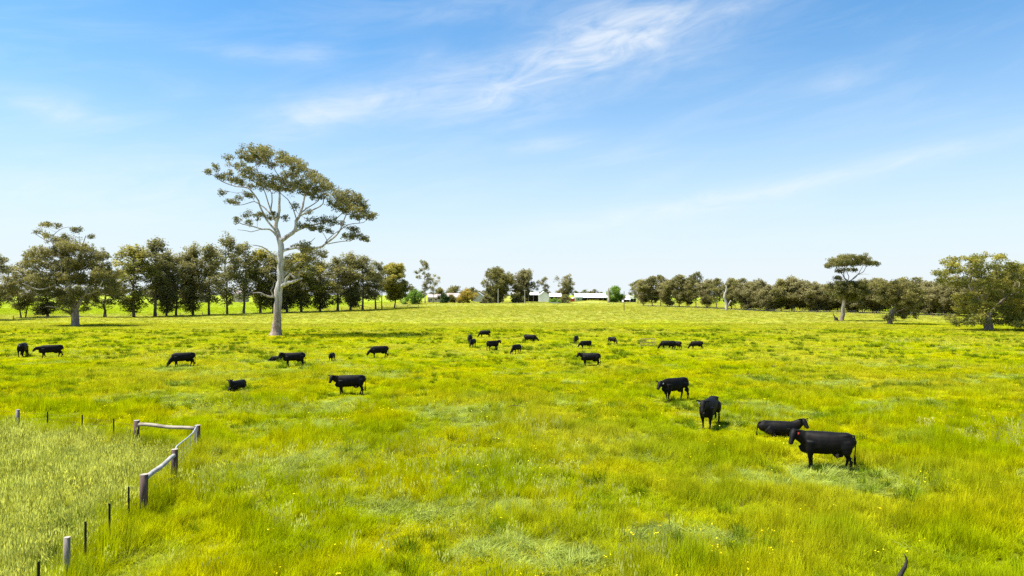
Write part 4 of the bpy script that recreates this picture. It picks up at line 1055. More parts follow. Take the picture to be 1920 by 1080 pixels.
def pen_fence():
    O = under_top(370, 797, 1.25)
    root = empty('pen_fence', O)
    feet = {}
    def wood(key, px, py, h, r, mat=M_POST, cut=True):
        f = under_top(px, py, h); feet[key] = (f, h)
        q = f - O
        V, Fc = [], []
        tube(V, Fc, [q + Vector((0, 0, -.3)), q + Vector((0, 0, h * .5)), q + Vector((.01, 0, h - .015))], [r, r * .98, r * .95], 14, True, .04)
        post = mesh_obj('post', V, Fc, mat, root, True)
        V, Fc = [], []; tube(V, Fc, [q + Vector((.01, 0, h - .013)), q + Vector((.01, 0, h))], [r * .97, r * .93], 14)
        mesh_obj('post_top', V, Fc, M_CUT, post)
    wood('p1', 256, 788, 1.25, .125); wood('p2', 370, 797, 1.25, .125); wood('p3', 327, 842, 1.25, .12); wood('p4', 270, 889, 1.25, .115)
    wood('w1', 125, 1007, 1.15, .075, M_PALEPOST); wood('w2', 33, 768, 1.15, .09, M_PALEPOST)
    def rail(a, b, za, zb, r, mat):
        A = feet[a][0] - O + Vector((0, 0, za)); B = feet[b][0] - O + Vector((0, 0, zb))
        d = (B - A).normalized(); A = A + d * .11; B = B - d * .11
        V, Fc = [], []
        pts = [A.lerp(B, k / 8) + Vector((0, 0, .02 * math.sin(k * 1.1))) for k in range(9)]
        tube(V, Fc, pts, [r * (1.04 - .06 * k / 8) for k in range(9)], 12, True, .10)
        mesh_obj('rail', V, Fc, mat, root, True)
    rail('p1', 'p2', 1.08, 1.08, .078, M_LOG); rail('p4', 'p3', 1.08, 1.02, .075, M_SILVER)
    def picket(px, py, h=1.12):
        f = under_top(px, py, h); q = f - O
        V, Fc = [], []
        # a star section: three ribs
        for k in range(3):
            a = k * 2.094 + .5
            c, s = math.cos(a), math.sin(a); w, t_ = .032, .007
            b = len(V)
            for z in (-.3, h):
                for (u, v) in ((0, -t_), (w, -t_), (w, t_), (0, t_)):
                    V.append(q + Vector((u * c - v * s, u * s + v * c, z)))
            for ff in ((3, 2, 1, 0), (4, 5, 6, 7), (0, 1, 5, 4), (1, 2, 6, 5), (2, 3, 7, 6), (3, 0, 4, 7)): Fc.append(tuple(b + i for i in ff))
        mesh_obj('picket', V, Fc, M_PICKET, root)
        return f
    near = [picket(*a) for a in ((241, 913), (205, 944), (160, 978), (72, 1053))]
    far = [picket(*a) for a in ((213, 785), (154, 778), (89, 772))]
    for h in (.25, .5, .75, 1.0):
        line = [feet['p4'][0]] + near[:3] + [feet['w1'][0], near[3]]
        line.append(near[3] + (near[3] - near[0]) * .6)
        line2 = [feet['p1'][0]] + far + [feet['w2'][0]]
        line2.append(feet['w2'][0] + (feet['w2'][0] - far[0]) * 1.2)
        for ln in (line, line2):
            V, Fc = [], []
            tube(V, Fc, [q - O + Vector((0, 0, h + gz(q.x, q.y) - q.z)) for q in ln], [.0026] * len(ln), 4)
            mesh_obj('wire', V, Fc, M_POST, root)
    tag(root, 'corner pen fence of stout brown posts, log rails and black steel pickets', 'fence')
    # steel gate hung between the corner post and the rail's post
    A = feet['p3'][0]; B = feet['p2'][0]
    d = Vector((B.x - A.x, B.y - A.y, 0)); L = d.length; d.normalize()
    g0 = A + d * .17
    groot = empty('farm_gate', g0)
    E = L - .34
    zb, zt = .18, 1.06
    def P(s, z): return Vector((d.x * s, d.y * s, z + (B.z - A.z) * s / L))
    V, Fc = [], []
    tube(V, Fc, [P(.05, zb), P(.05, .75), P(.05, zt + .04), P(.16, zt + .18), P(.35, zt + .20), P(E * .5, zt + .10), P(E * .8, zt + .06), P(E - .15, zt + .16), P(E - .02, zt + .17), P(E, zt), P(E, zb), P(E * .5, zb), P(.05, zb)], [.026] * 13, 10)
    fr = mesh_obj('gate_frame', V, Fc, M_GALV, groot, True)
    for k in range(1, 12):
        s = .05 + (E - .05) * k / 12
        V, Fc = [], []; tube(V, Fc, [P(s, zb), P(s, zt + .09)], [.0035 if k % 4 else .012] * 2, 5); mesh_obj('upright', V, Fc, M_GALV, groot)
    for z in (.35, .52, .70, .88):
        V, Fc = [], []; tube(V, Fc, [P(.05, z), P(E, z)], [.0035] * 2, 4); mesh_obj('mesh_wire', V, Fc, M_GALV, groot)
    for z in (.4, .95):
        V, Fc = [], []; tube(V, Fc, [P(-.09, z), P(.06, z)], [.028, .028], 6); mesh_obj('hinge', V, Fc, M_GALV, groot)
    tag(groot, 'galvanised tube farm gate with wire mesh hung between two brown fence posts', 'gate')
pen_fence()

# ------------------------------------------------------------------ cattle
def hide_material():
    m, t, o = material('black_hide')
    g = t.node('ShaderNodeTexCoord')
    n = t.noise(g.outputs['Object'], 2.2, 5, .6); n2 = t.noise(g.outputs['Object'], 22, 4, .6)
    a = t.node('ShaderNodeAttribute'); a.attribute_name = 'muzzle'
    c = t.mix(t.step(n, .42, .72), rgba(.0034, .0030, .0030), rgba(.0125, .0085, .0065))
    c = t.mix(t.m('MULTIPLY', a.outputs['Fac'], .8), c, rgba(.045, .036, .034))
    p = principled(t, o, c, .62, .14)
    bump(t, p, t.m('ADD', n2, t.m('MULTIPLY', n, 2.0)), .18, .012)
    return m
M_HIDE = hide_material()
M_TAGR = varied('red_tag', (.34, .03, .018), (.30, .025, .018), 5, .4)
M_TAGW = varied('pale_tag', (.24, .28, .30), (.18, .22, .24), 5, .4)
M_TEAT = varied('pink_udder', (.20, .12, .10), (.14, .08, .07), 9, .6)
M_HOOF = varied('grey_hoof', (.05, .045, .04), (.03, .027, .025), 9, .5)

def loft(bm, secs, n=18):
    """closed body through elliptic sections: (centre, half width, half height)"""
    pts = [Vector(s[0]) for s in secs]
    rings = []
    for i, s in enumerate(secs):
        d = (pts[min(i + 1, len(pts) - 1)] - pts[max(i - 1, 0)]).normalized()
        up = Vector((0, 0, 1)) if abs(d.z) < .93 else Vector((1, 0, 0))
        side = up.cross(d).normalized(); u = d.cross(side).normalized()
        sq = lambda a: math.copysign(abs(a) ** .90, a)
        rings.append([bm.verts.new(pts[i] + side * sq(math.cos(2 * math.pi * k / n)) * s[1] + u * sq(math.sin(2 * math.pi * k / n)) * s[2]) for k in range(n)])
    for i in range(len(rings) - 1):
        for k in range(n):
            bm.faces.new((rings[i][k], rings[i][(k + 1) % n], rings[i + 1][(k + 1) % n], rings[i + 1][k]))
    bm.faces.new(rings[0][::-1]); bm.faces.new(rings[-1])

def make_cow(pose='stand', head_yaw=0.0, head='up', step=0.0, tail_sw=0.0, slim=1.0, seed=0, leggy=0.0):
    """-> mesh of a beef cow facing +X, feet at z = 0"""
    rnd = random.Random(seed)
    bm = bmesh.new()
    dz = -.43 if pose == 'lie' else 0.0
    S = [(-1.0, 1.17, .11, .14), (-.965, 1.13, .19, .215), (-.86, 1.065, .26, .30), (-.62, 1.005, .30, .365), (-.35, .95, .345, .405), (-.05, .915, .37, .435), (.25, .915, .355, .44), (.48, .94, .31, .425), (.66, .96, .265, .41), (.80, .95, .20, .36), (.90, .92, .11, .24)]
    wide = 1.12 if pose == 'lie' else 1.0
    loft(bm, [((x, 0, z + .045 * (1.1 - abs(x)) + dz), w * slim * wide * .95, h * (.87 + .05 * slim)) for (x, z, w, h) in S])
    # withers / hips
    loft(bm, [((-.92, 0, 1.24 + dz), .15, .075), ((-.74, 0, 1.285 + dz), .24, .075), ((-.45, 0, 1.275 + dz), .20, .07)], 12)
    # neck and head
    if head == 'high': nb = [(.48, .99), (.78, 1.17), (.99, 1.34), (1.12, 1.43)]; pitch = -.85
    elif head == 'up': nb = [(.48, .99), (.82, 1.10), (1.06, 1.20), (1.20, 1.27)]; pitch = -.95
    elif head == 'level': nb = [(.48, .98), (.78, 1.03), (1.0, 1.07), (1.15, 1.09)]; pitch = -.80
    elif head == 'graze': nb = [(.48, .96), (.80, .86), (1.02, .66), (1.15, .48)]; pitch = -1.15
    else: nb = [(.48, .97), (.80, .94), (1.03, .83), (1.17, .72)]; pitch = -1.0          # low
    yaw = head_yaw
    hx0 = .66
    def bend(x, f):
        a = yaw * .28 * f
        r = x - hx0
        return Vector((hx0 + r * math.cos(a), r * math.sin(a), 0))
    npts = []
    for i, (x, z) in enumerate(nb):
        q = bend(x, i / 3.0); npts.append(Vector((q.x, q.y, z + dz)))
    nr = [(.25, .36), (.175, .265), (.135, .20), (.12, .155)]
    loft(bm, [(p, r[0] * slim, r[1]) for p, r in zip(npts, nr)], 14)
    # brisket
    loft(bm, [((.35, 0, .68 + dz), .16, .13), ((.66, 0, .68 + dz), .14, .16), ((.84, 0, .73 + dz), .10, .17), ((.92, 0, .84 + dz), .07, .13)], 12)
    poll = npts[-1]
    f = Vector((math.cos(yaw) * math.cos(pitch), math.sin(yaw) * math.cos(pitch), math.sin(pitch)))
    s = Vector((-math.sin(yaw), math.cos(yaw), 0))
    u = f.cross(s) * -1
    if u.z < 0 and head != 'graze': u = -u
    c0 = poll + Vector((0, 0, .02)) - f * .05
    loft(bm, [(c0 - f * .06, .09, .09), (c0 + f * .03, .135, .14), (c0 + f * .15, .142, .150), (c0 + f * .27, .115, .132), (c0 + f * .38, .094, .104), (c0 + f * .47, .100, .092), (c0 + f * .525, .080, .070)], 14)
    muzzle_c = c0 + f * .54
    def leg(pts):
        loft(bm, [(Vector(p[:3]), p[3], p[4]) for p in pts], 10)
    if pose == 'stand':
        for sy in (-1, 1):
            st = step * sy
            leg([(.56, sy * .20, 1.02, .13, .20), (.58, sy * .20, .72, .12, .165), (.57 + st * .4, sy * .185, .46, .080, .098), (.56 + st * .7, sy * .18, .36, .062, .066), (.55 + st, sy * .175, .17, .042, .046), (.56 + st, sy * .175, .10, .052, .056), (.59 + st, sy * .175, .045, .058, .066), (.60 + st, sy * .175, .0, .062, .075)])
            st = -step * sy
            leg([(-.68, sy * .17, 1.06, .14, .26), (-.70, sy * .20, .86, .14, .25), (-.72 + st * .3, sy * .205, .66, .11, .175), (-.81 + st * .6, sy * .20, .48, .066, .098), (-.84 + st * .8, sy * .195, .40, .056, .076), (-.79 + st, sy * .19, .19, .04, .048), (-.77 + st, sy * .19, .10, .052, .058), (-.73 + st, sy * .19, .045, .058, .066), (-.72 + st, sy * .19, .0, .062, .075)])
        loft(bm, [((-.60, 0, .60), .10, .10), ((-.42, 0, .56), .12, .10), ((-.25, 0, .56), .08, .06)], 10)
    else:
        for sy in (-1, 1):
            leg([(.55, sy * .24, .55, .12, .16), (.70, sy * .27, .28, .10, .12), (.92, sy * .25, .12, .07, .075), (.80, sy * .20, .07, .05, .05), (.62, sy * .17, .05, .045, .045)])
            leg([(-.62, sy * .27, .50, .16, .24), (-.45, sy * .36, .34, .14, .17), (-.22, sy * .42, .16, .09, .10), (-.45, sy * .46, .09, .06, .06), (-.25, sy * .50, .06, .05, .045)])
    bmesh.ops.recalc_face_normals(bm, faces=bm.faces)
    me = bpy.data.meshes.new('cow_raw'); bm.to_mesh(me); bm.free()
    ob = bpy.data.objects.new('cow_raw', me); COL.objects.link(ob)
    rm = ob.modifiers.new('r', 'REMESH'); rm.mode = 'VOXEL'; rm.voxel_size = .026
    sm = ob.modifiers.new('s', 'SMOOTH'); sm.factor = .5; sm.iterations = 9
    dg = bpy.context.evaluated_depsgraph_get()
    bm = bmesh.new(); bm.from_object(ob, dg)
    bpy.data.objects.remove(ob); bpy.data.meshes.remove(me)
    lay = bm.verts.layers.float.new('muzzle')
    for v in bm.verts:
        d_ = (v.co - muzzle_c).length
        v[lay] = max(0.0, min(1.0, (.105 - d_) / .05))
    # ears, eyes and tail join the same skin
    ears = []
    for sy in (-1, 1):
        e0 = c0 + f * .02 + s * sy * .085 + u * .05
        dirv = (s * sy * 1.0 + Vector((0, 0, .12)) - f * .12).normalized()
        nrm = f.cross(dirv).normalized(); tk = dirv.cross(nrm).normalized()
        prof = [(-.03, .03), (.04, .052), (.10, .070), (.17, .060), (.22, .028), (.24, .004)]
        rings = []
        for (x, w) in prof:
            rings.append([bm.verts.new(e0 + dirv * x + nrm * math.cos(k * math.pi / 4) * w + tk * math.sin(k * math.pi / 4) * w * .32 - Vector((0, 0, .25 * x * x))) for k in range(8)])
        for i in range(len(rings) - 1):
            for k in range(8): bm.faces.new((rings[i][k], rings[i][(k + 1) % 8], rings[i + 1][(k + 1) % 8], rings[i + 1][k]))
        bm.faces.new(rings[-1])
        ears.append((e0 + dirv * .13, dirv, f))
    tp = [(-.90, 0, 1.27), (-.985, 0, 1.265), (-1.03, tail_sw * .2, 1.13), (-1.04, tail_sw * .5, .85), (-1.02, tail_sw * .8, .62), (-1.02, tail_sw, .46), (-1.02, tail_sw * 1.1, .30), (-1.01, tail_sw * 1.1, .24)]
    trd = [.04, .036, .028, .022, .02, .042, .045, .008]
    if pose == 'lie': tp = [(-.93, 0, .85), (-1.00, 0, .80), (-1.06, .05, .62), (-1.08, .1, .4), (-1.1, .16, .2), (-1.08, .3, .08), (-1.04, .42, .06), (-1.0, .48, .05)]
    V, Fc = [], []; tube(V, Fc, tp, trd, 8)
    vs = [bm.verts.new(v) for v in V]
    for q in Fc: bm.faces.new([vs[i] for i in q])
    me = bpy.data.meshes.new('cow'); bm.to_mesh(me); bm.free()
    me.polygons.foreach_set('use_smooth', [True] * len(me.polygons))
    me.materials.append(M_HIDE)
    return me, ears, (c0, f, s, u)

COWS = {}; COW_SPOTS = []
def cow(px, feet_y, top_y, facing, label, kind, tagcol=None, dscale=None, name='cow', cat='cow', udder=False, sx=1.0, h_ref=None):
    """facing: degrees, 180 looks to the picture's left, 270 towards us"""
    if kind not in COWS: COWS[kind] = make_cow(**KINDS[kind])
    me, ears, hd = COWS[kind]
    p = on_ground(px, feet_y)
    ref = h_ref or (.82 if KINDS[kind].get('pose') == 'lie' else 1.38)
    sc = (feet_y - top_y) / F * p.y / ref
    COW_SPOTS.append((p.x, p.y, sc))
    o = bpy.data.objects.new(name, me); COL.objects.link(o)
    o.location = p - Vector((0, 0, .02)); o.rotation_euler = (0, 0, math.radians(facing) + math.atan((960 - px) / F)); o.scale = (sc * sx, sc, sc)
    tag(o, label, cat, None)
    if tagcol:
        pos, dv, f = ears[1 if tagcol[1] > 0 else 0]
        V, Fc = [], []
        c = pos + f * .03 + Vector((0, 0, -.05))
        side = dv; upv = Vector((0, 0, 1)); nv = side.cross(upv).normalized()
        if nv.dot(f) < 0: nv = -nv
        for z_ in (0, .008):
            for (a, b) in ((-.032, .03), (.032, .03), (.036, -.045), (-.036, -.045)):
                V.append(c + side * a + upv * b + nv * (z_ + .012))
        Fc += [(3, 2, 1, 0), (4, 5, 6, 7), (0, 1, 5, 4), (1, 2, 6, 5), (2, 3, 7, 6), (3, 0, 4, 7)]
        t_ = mesh_obj('ear_tag', V, Fc, M_TAGR if tagcol[0] == 'r' else M_TAGW, o)
    for sy in (-1, 1):
        c0, f, s, u = hd
        e = c0 + f * .17 + s * sy * .112 + u * .055
        V, Fc = [], []; tube(V, Fc, [e - s * sy * .012, e, e + s * sy * .010], [.022, .024, .008], 8)
        mesh_obj('eye', V, Fc, M_EYE, o, True)
    if udder:
        V, Fc = [], []
        tube(V, Fc, [(-.40, 0, .66), (-.40, 0, .54), (-.40, 0, .49), (-.405, -.02, .45), (-.405, -.03, .425)], [.12, .12, .085, .035, .012], 10)
        mesh_obj('udder', V, Fc, M_TEAT, o, True)
    return o
M_EYE, _t, _o = material('eye_gloss'); principled(_t, _o, rgba(.012, .008, .006), .08, .6)

KINDS = {
    'look_left': dict(head_yaw=1.05, head='up', step=.05, tail_sw=0.0, seed=1),             # body side on, head turned to its left
    'look_left2': dict(head_yaw=.75, head='up', step=-.07, tail_sw=.10, seed=2),
    'level': dict(head_yaw=.15, head='level', step=.12, tail_sw=-.05, seed=3),
    'graze': dict(head_yaw=.1, head='graze', step=.10, tail_sw=.03, seed=4),
    'graze2': dict(head_yaw=-.35, head='graze', step=-.08, tail_sw=-.05, seed=5),
    'low': dict(head_yaw=.25, head='low', step=.06, seed=6),
    'young': dict(head_yaw=.15, head='up', step=.06, slim=.80, seed=7),
    'young2': dict(head_yaw=.35, head='level', step=.09, slim=.84, seed=8),
    'young_low': dict(head_yaw=.2, head='graze', step=.05, slim=.84, seed=9),
    'lie': dict(pose='lie', head_yaw=-1.0, head='high', seed=10),
    'lie_front': dict(pose='lie', head_yaw=.75, head='high', seed=11),
    'lie_calf': dict(pose='lie', head_yaw=.3, head='low', slim=.8, seed=12),
}
# nearest pair and the two looking over
cow(1549, 880, 807, 184, 'large black cow with a red ear tag standing side on beside the resting cow', 'look_left', ('r', 1), udder=True, sx=.90)
cow(1462, 821, 781, 8, 'black cow lying in the grass just behind the red tagged cow', 'lie', ('w', 1), sx=1.05, h_ref=1.14)
cow(1331, 800, 744, 255, 'young black heifer facing us with all four legs showing', 'young', ('w', -1), cat='cow')
cow(1265, 750, 707, 222, 'young black heifer standing askew with head lowered, behind the facing heifer', 'young2', ('w', 1))
cow(1107, 686, 661, 180, 'black cow standing broadside with head raised, apart in mid paddock', 'look_left2', None)
# by the giant gum
cow(656, 740, 702, 180, 'black cow standing broadside with hanging tail, looking over below the giant gum', 'look_left', None, udder=True, sx=1.0)
cow(551, 687, 660, 180, 'black cow standing broadside at the foot of the giant gum beside a flat lying calf', 'look_left2', None, sx=1.0)
cow(519, 678, 668.5, 178, 'small black calf lying flat behind the cow under the giant gum', 'lie_calf', None, name='calf', cat='calf')
cow(445, 732, 708, 232, 'black cow resting in the grass face on with both ears out', 'lie_front', ('w', 1), h_ref=1.14)
cow(622, 677, 661, 250, 'small black calf standing face on between two cows', 'young2', None, name='calf', cat='calf')
cow(711, 671, 648, 192, 'black cow grazing with head low, right of the standing calf', 'low', None)
cow(343, 688, 660, 186, 'black cow grazing alone with its muzzle in the grass', 'graze', None)
cow(95, 671, 646, 184, 'black cow walking with head held level beside a grazing one', 'level', None, sx=1.05)
cow(43, 669, 642, 78, 'black cow grazing with its rump towards us beside the walking cow', 'graze2', None)
cow(-24, 648, 630, 170, 'black cow cut off by the edge of the view beyond the rump of another', 'graze', None)
# the far group
cow(881, 643, 627, 262, 'small black calf behind another calf, the farther of the touching pair', 'young_low', None, name='calf', cat='calf')
cow(886, 651, 635, 248, 'small black calf in front of another, the nearer of the touching pair', 'young_low', None, name='calf', cat='calf')
cow(909, 633, 619, 184, 'farthest black cow grazing side on beyond the pair of calves', 'graze', None)
cow(924, 657, 638, 38, 'black cow turned away with its head raised to one side', 'young', None)
cow(968, 663, 645, 236, 'round black cow grazing nearly face on in the far group', 'graze2', None)
cow(994, 643, 627, 345, 'black cow grazing away to the other side, facing opposite the rest', 'low', None)
cow(1080, 644, 629, 258, 'black calf grazing face on beyond the broadside cow', 'young_low', None, name='calf', cat='calf')
cow(1098, 654, 638, 205, 'black cow grazing just behind the head of the broadside cow', 'low', None)
cow(1148, 645, 631.5, 318, 'black cow with its head down in the grass, hump backed, near the steel feeder', 'graze2', None)
cow(1252, 655, 638, 183, 'black cow grazing in front of another beside the steel feeder', 'graze', None, sx=1.1)
cow(1267, 655, 639, 150, 'black cow half hidden behind the grazing cow next to the feeder', 'graze2', None)
cow(1306, 655, 639, 182, 'black cow grazing on its own past the overlapping pair', 'graze', None)

# ------------------------------------------------------------------ grass (nobody could count it)
def blade(V, Fc, MI, H, x, y, h, w, lean, ang, mat=0, segs=3, curl=1.6):
    """one bent blade, ribbon tapering to a point"""
    b = len(V)
    fx, fy = math.cos(ang), math.sin(ang)
    a2 = ang + math.pi / 2 + random.uniform(-.6, .6)
    sx, sy = math.cos(a2), math.sin(a2)
    for i in range(segs + 1):
        t = i / segs
        off = lean * t ** curl
        zz = h * (t - .35 * min(1.5, lean / max(h, .01)) * t * t * .5)
        ww = w * (1 - t) ** .7 if i < segs else 0
        cx, cy = x + fx * off, y + fy * off
        if i < segs:
            V.append((cx - sx * ww / 2, cy - sy * ww / 2, zz)); V.append((cx + sx * ww / 2, cy + sy * ww / 2, zz))
            H += [t, t]
        else:
            V.append((cx, cy, zz)); H.append(t)
    for i in range(segs - 1):
        Fc.append((b + 2 * i, b + 2 * i + 1, b + 2 * i + 3, b + 2 * i + 2)); MI.append(mat)
    Fc.append((b + 2 * segs - 2, b + 2 * segs - 1, b + 2 * segs)); MI.append(mat)
def seedhead(V, Fc, MI, H, x, y, z, L, w, ang, mat):
    b = len(V)
    for k in range(2):
        a = ang + k * 1.57
        sx, sy = math.cos(a) * w / 2, math.sin(a) * w / 2
        b = len(V)
        V += [(x, y, z), (x - sx, y - sy, z + L * .4), (x, y, z + L), (x + sx, y + sy, z + L * .4)]
        H += [1, 1, 1, 1]; Fc.append((b, b + 1, b + 2, b + 3)); MI.append(mat)
def tuft(kind):
    V, Fc, MI, H = [], [], [], []
    R = random
    wind = R.uniform(-.5, .5)
    if kind == 'lush':
        for k in range(46):
            r = .20 * math.sqrt(R.random()); a = R.uniform(0, 6.283)
            h = R.uniform(.16, .44); blade(V, Fc, MI, H, r * math.cos(a), r * math.sin(a), h, R.uniform(.010, .019), h * R.uniform(.1, .8), R.gauss(wind, 1.3))
        for k in range(3):
            r = .18 * math.sqrt(R.random()); a = R.uniform(0, 6.283)
            h = R.uniform(.35, .55); blade(V, Fc, MI, H, r * math.cos(a), r * math.sin(a), h, .010, h * R.uniform(.1, .4), R.gauss(wind, 1.3))
    elif kind == 'tall':
        for k in range(34):
            r = .17 * math.sqrt(R.random()); a = R.uniform(0, 6.283)
            h = R.uniform(.26, .62); blade(V, Fc, MI, H, r * math.cos(a), r * math.sin(a), h, R.uniform(.009, .015), h * R.uniform(.08, .55), R.gauss(wind, .9))
    elif kind == 'far':
        for k in range(26):
            r = .38 * math.sqrt(R.random()); a = R.uniform(0, 6.283)
            h = R.uniform(.14, .40); blade(V, Fc, MI, H, r * math.cos(a), r * math.sin(a), h, R.uniform(.035, .07), h * R.uniform(.2, .9), R.uniform(0, 6.283), segs=2)
    elif kind == 'seed':
        for k in range(16):
            r = .2 * math.sqrt(R.random()); a = R.uniform(0, 6.283)
            h = R.uniform(.2, .45); blade(V, Fc, MI, H, r * math.cos(a), r * math.sin(a), h, .010, h * R.uniform(.1, .6), R.gauss(wind, 1.3), 1)
        for k in range(18):
            r = .24 * math.sqrt(R.random()); a = R.uniform(0, 6.283)
            h = R.uniform(.35, .7); ln = h * R.uniform(.05, .35); an = R.gauss(wind, 1.0)
            x, y = r * math.cos(a), r * math.sin(a)
            blade(V, Fc, MI, H, x, y, h, .006, ln, an, 0, 2)
            e = V[-1]
            seedhead(V, Fc, MI, H, e[0], e[1], e[2] - .06, R.uniform(.10, .17), R.uniform(.018, .035), an, 0)
    elif kind == 'flat':
        for k in range(46):
            r = .3 * math.sqrt(R.random()); a = R.uniform(0, 6.283)
            h = R.uniform(.08, .24); blade(V, Fc, MI, H, r * math.cos(a), r * math.sin(a), h, R.uniform(.012, .022), R.uniform(.25, .55), R.gauss(wind, .7), curl=1.2)
    elif kind == 'dark':
        for k in range(60):
            r = .16 * math.sqrt(R.random()); a = R.uniform(0, 6.283)
            h = R.uniform(.2, .52); blade(V, Fc, MI, H, r * math.cos(a), r * math.sin(a), h, R.uniform(.012, .02), h * R.uniform(.15, .7), a + R.gauss(0, .5))
    elif kind == 'straw':
        for k in range(9):
            r = .22 * math.sqrt(R.random()); a = R.uniform(0, 6.283)
            h = R.uniform(.25, .6); blade(V, Fc, MI, H, r * math.cos(a), r * math.sin(a), h, .008, h * R.uniform(.05, .5), R.uniform(0, 6.283), segs=2)
    elif kind == 'flower':
        for k in range(R.choice((2, 3, 4))):
            r = .16 * math.sqrt(R.random()); a = R.uniform(0, 6.283)
            x, y, h = r * math.cos(a), r * math.sin(a), R.uniform(.3, .46)
            blade(V, Fc, MI, H, x, y, h, .006, .03, a, 1, 2)
            b = len(V); n = 7; rr = R.uniform(.016, .026); t1, t2 = R.uniform(-.5, .5), R.uniform(-.5, .5)
            V.append((x, y, h + .012)); H.append(1)
            for q in range(n):
                cc, ss = math.cos(q * 6.2832 / n) * rr, math.sin(q * 6.2832 / n) * rr
                V.append((x + cc, y + ss, h + .006 + cc * t1 + ss * t2)); H.append(1)
            for q in range(n):
                Fc.append((b, b + 1 + q, b + 1 + (q + 1) % n)); MI.append(0)
    return V, Fc, MI, H

def grass_object(name, label, kinds, pts, mats):
    """pts: N x (x, y, z, rotz, sxy, sz, tilt).  One mesh holds the tuft shapes and the places they grow at."""
    V, Fc, MI, var = [], [], [], []
    for vi, kd in enumerate(kinds):
        v, f, mi, h = tuft(kd)
        b = len(V)
        V += v; Fc += [tuple(b + i for i in q) for q in f]; MI += mi; var += [vi] * len(v)
    nt = len(V); n = len(pts)
    me = bpy.data.meshes.new(name)
    me.from_pydata(V + [tuple(p[:3]) for p in pts], [], Fc)
    me.update()
    for mm in mats: me.materials.append(mm)
    me.polygons.foreach_set('material_index', MI)
    def att(nm, typ, key, data):
        a = me.attributes.new(nm, typ, 'POINT'); a.data.foreach_set(key, np.ascontiguousarray(data).ravel())
    att('variant', 'INT', 'value', np.concatenate([np.array(var), np.full(n, -1)]).astype(np.int32))
    att('pick', 'INT', 'value', np.concatenate([np.zeros(nt), RNG.integers(0, len(kinds), n)]).astype(np.int32))
    rot = np.zeros((nt + n, 3), np.float32); rot[nt:, 2] = pts[:, 3]; rot[nt:, 0] = pts[:, 6]; rot[nt:, 1] = RNG.normal(0, 1, n) * np.abs(pts[:, 6])
    scl = np.ones((nt + n, 3), np.float32); scl[nt:, 0] = pts[:, 4]; scl[nt:, 1] = pts[:, 4]; scl[nt:, 2] = pts[:, 5]
    att('rot', 'FLOAT_VECTOR', 'vector', rot); att('scl', 'FLOAT_VECTOR', 'vector', scl)
    o = bpy.data.objects.new(name, me); COL.objects.link(o)
    ng = bpy.data.node_groups.new(name + '_growth', 'GeometryNodeTree')
    ng.interface.new_socket('Geometry', in_out='INPUT', socket_type='NodeSocketGeometry')
    ng.interface.new_socket('Geometry', in_out='OUTPUT', socket_type='NodeSocketGeometry')
    gi = ng.nodes.new('NodeGroupInput'); go = ng.nodes.new('NodeGroupOutput')
    def named(nm, typ):
        a = ng.nodes.new('GeometryNodeInputNamedAttribute'); a.data_type = typ; a.inputs[0].default_value = nm
        return next(s for s in a.outputs if s.enabled and s.name == 'Attribute')
    va = named('variant', 'INT')
    def pickgeo(v):
        c = ng.nodes.new('FunctionNodeCompare'); c.data_type = 'INT'; c.operation = 'EQUAL'
        ng.links.new(va, c.inputs[2]); c.inputs[3].default_value = v
        s = ng.nodes.new('GeometryNodeSeparateGeometry'); s.domain = 'POINT'
        ng.links.new(gi.outputs[0], s.inputs[0]); ng.links.new(c.outputs[0], s.inputs[1])
        return s.outputs[0]
    jn = ng.nodes.new('GeometryNodeJoinGeometry')
    for vi in range(len(kinds)):
        g2 = ng.nodes.new('GeometryNodeGeometryToInstance')
        ng.links.new(pickgeo(vi), g2.inputs[0]); ng.links.new(g2.outputs[0], jn.inputs[0])
    ip = ng.nodes.new('GeometryNodeInstanceOnPoints')
    ng.links.new(pickgeo(-1), ip.inputs['Points']); ng.links.new(jn.outputs[0], ip.inputs['Instance'])
    ip.inputs['Pick Instance'].default_value = True
    ng.links.new(named('pick', 'INT'), ip.inputs['Instance Index'])
    ng.links.new(named('rot', 'FLOAT_VECTOR'), ip.inputs['Rotation'])
    ng.links.new(named('scl', 'FLOAT_VECTOR'), ip.inputs['Scale'])
    ng.links.new(ip.outputs[0], go.inputs[0])
    md = o.modifiers.new('growth', 'NODES'); md.node_group = ng
    tag(o, label, None, None, 'stuff')
    return o

def scatter(y0, y1, dens):
    """random ground places over the strip of pasture between two distances"""
    hw = lambda y: .75 * y * 1.12 + 4
    n = int(dens * (hw(y0) + hw(y1)) * (y1 - y0))
    ymax = hw(y1)
    Y = RNG.uniform(y0, y1, int(n * 2.2)); X = RNG.uniform(-ymax, ymax, len(Y))
    k = np.abs(X) < hw(Y)
    X, Y = X[k][:n], Y[k][:n]
    return X, Y
def pack(X, Y, sxy, sz, tilt=.12, sink=.02):
    n = len(X)
    return np.stack([X, Y, ground_z(X, Y) - sink, RNG.uniform(0, 6.283, n), sxy * RNG.uniform(.8, 1.25, n), sz * RNG.uniform(.75, 1.25, n), RNG.normal(0, tilt, n)], -1)
def lump(X, Y):
    """tussocky growth: how tall the sward stands here"""
    a = fbm(X / 1.5, Y / 1.5, 41, 3); b = fbm(X / 5.5, Y / 5.5, 77, 3)
    h = np.clip(.46 + 1.15 * sstep(.30, .74, a) * (.30 + 1.1 * b), .42, 1.7)
    h = h * (1 - .45 * sstep(30, 75, Y))
    for (cx, cy, sc) in COW_SPOTS:          # cropped and trodden round the cattle
        d = np.hypot((X - cx) / 1.6, (Y - (cy - 1.2)) / 2.6)
        h = h * (.30 + .70 * sstep(.8, 1.5, d))
    return h
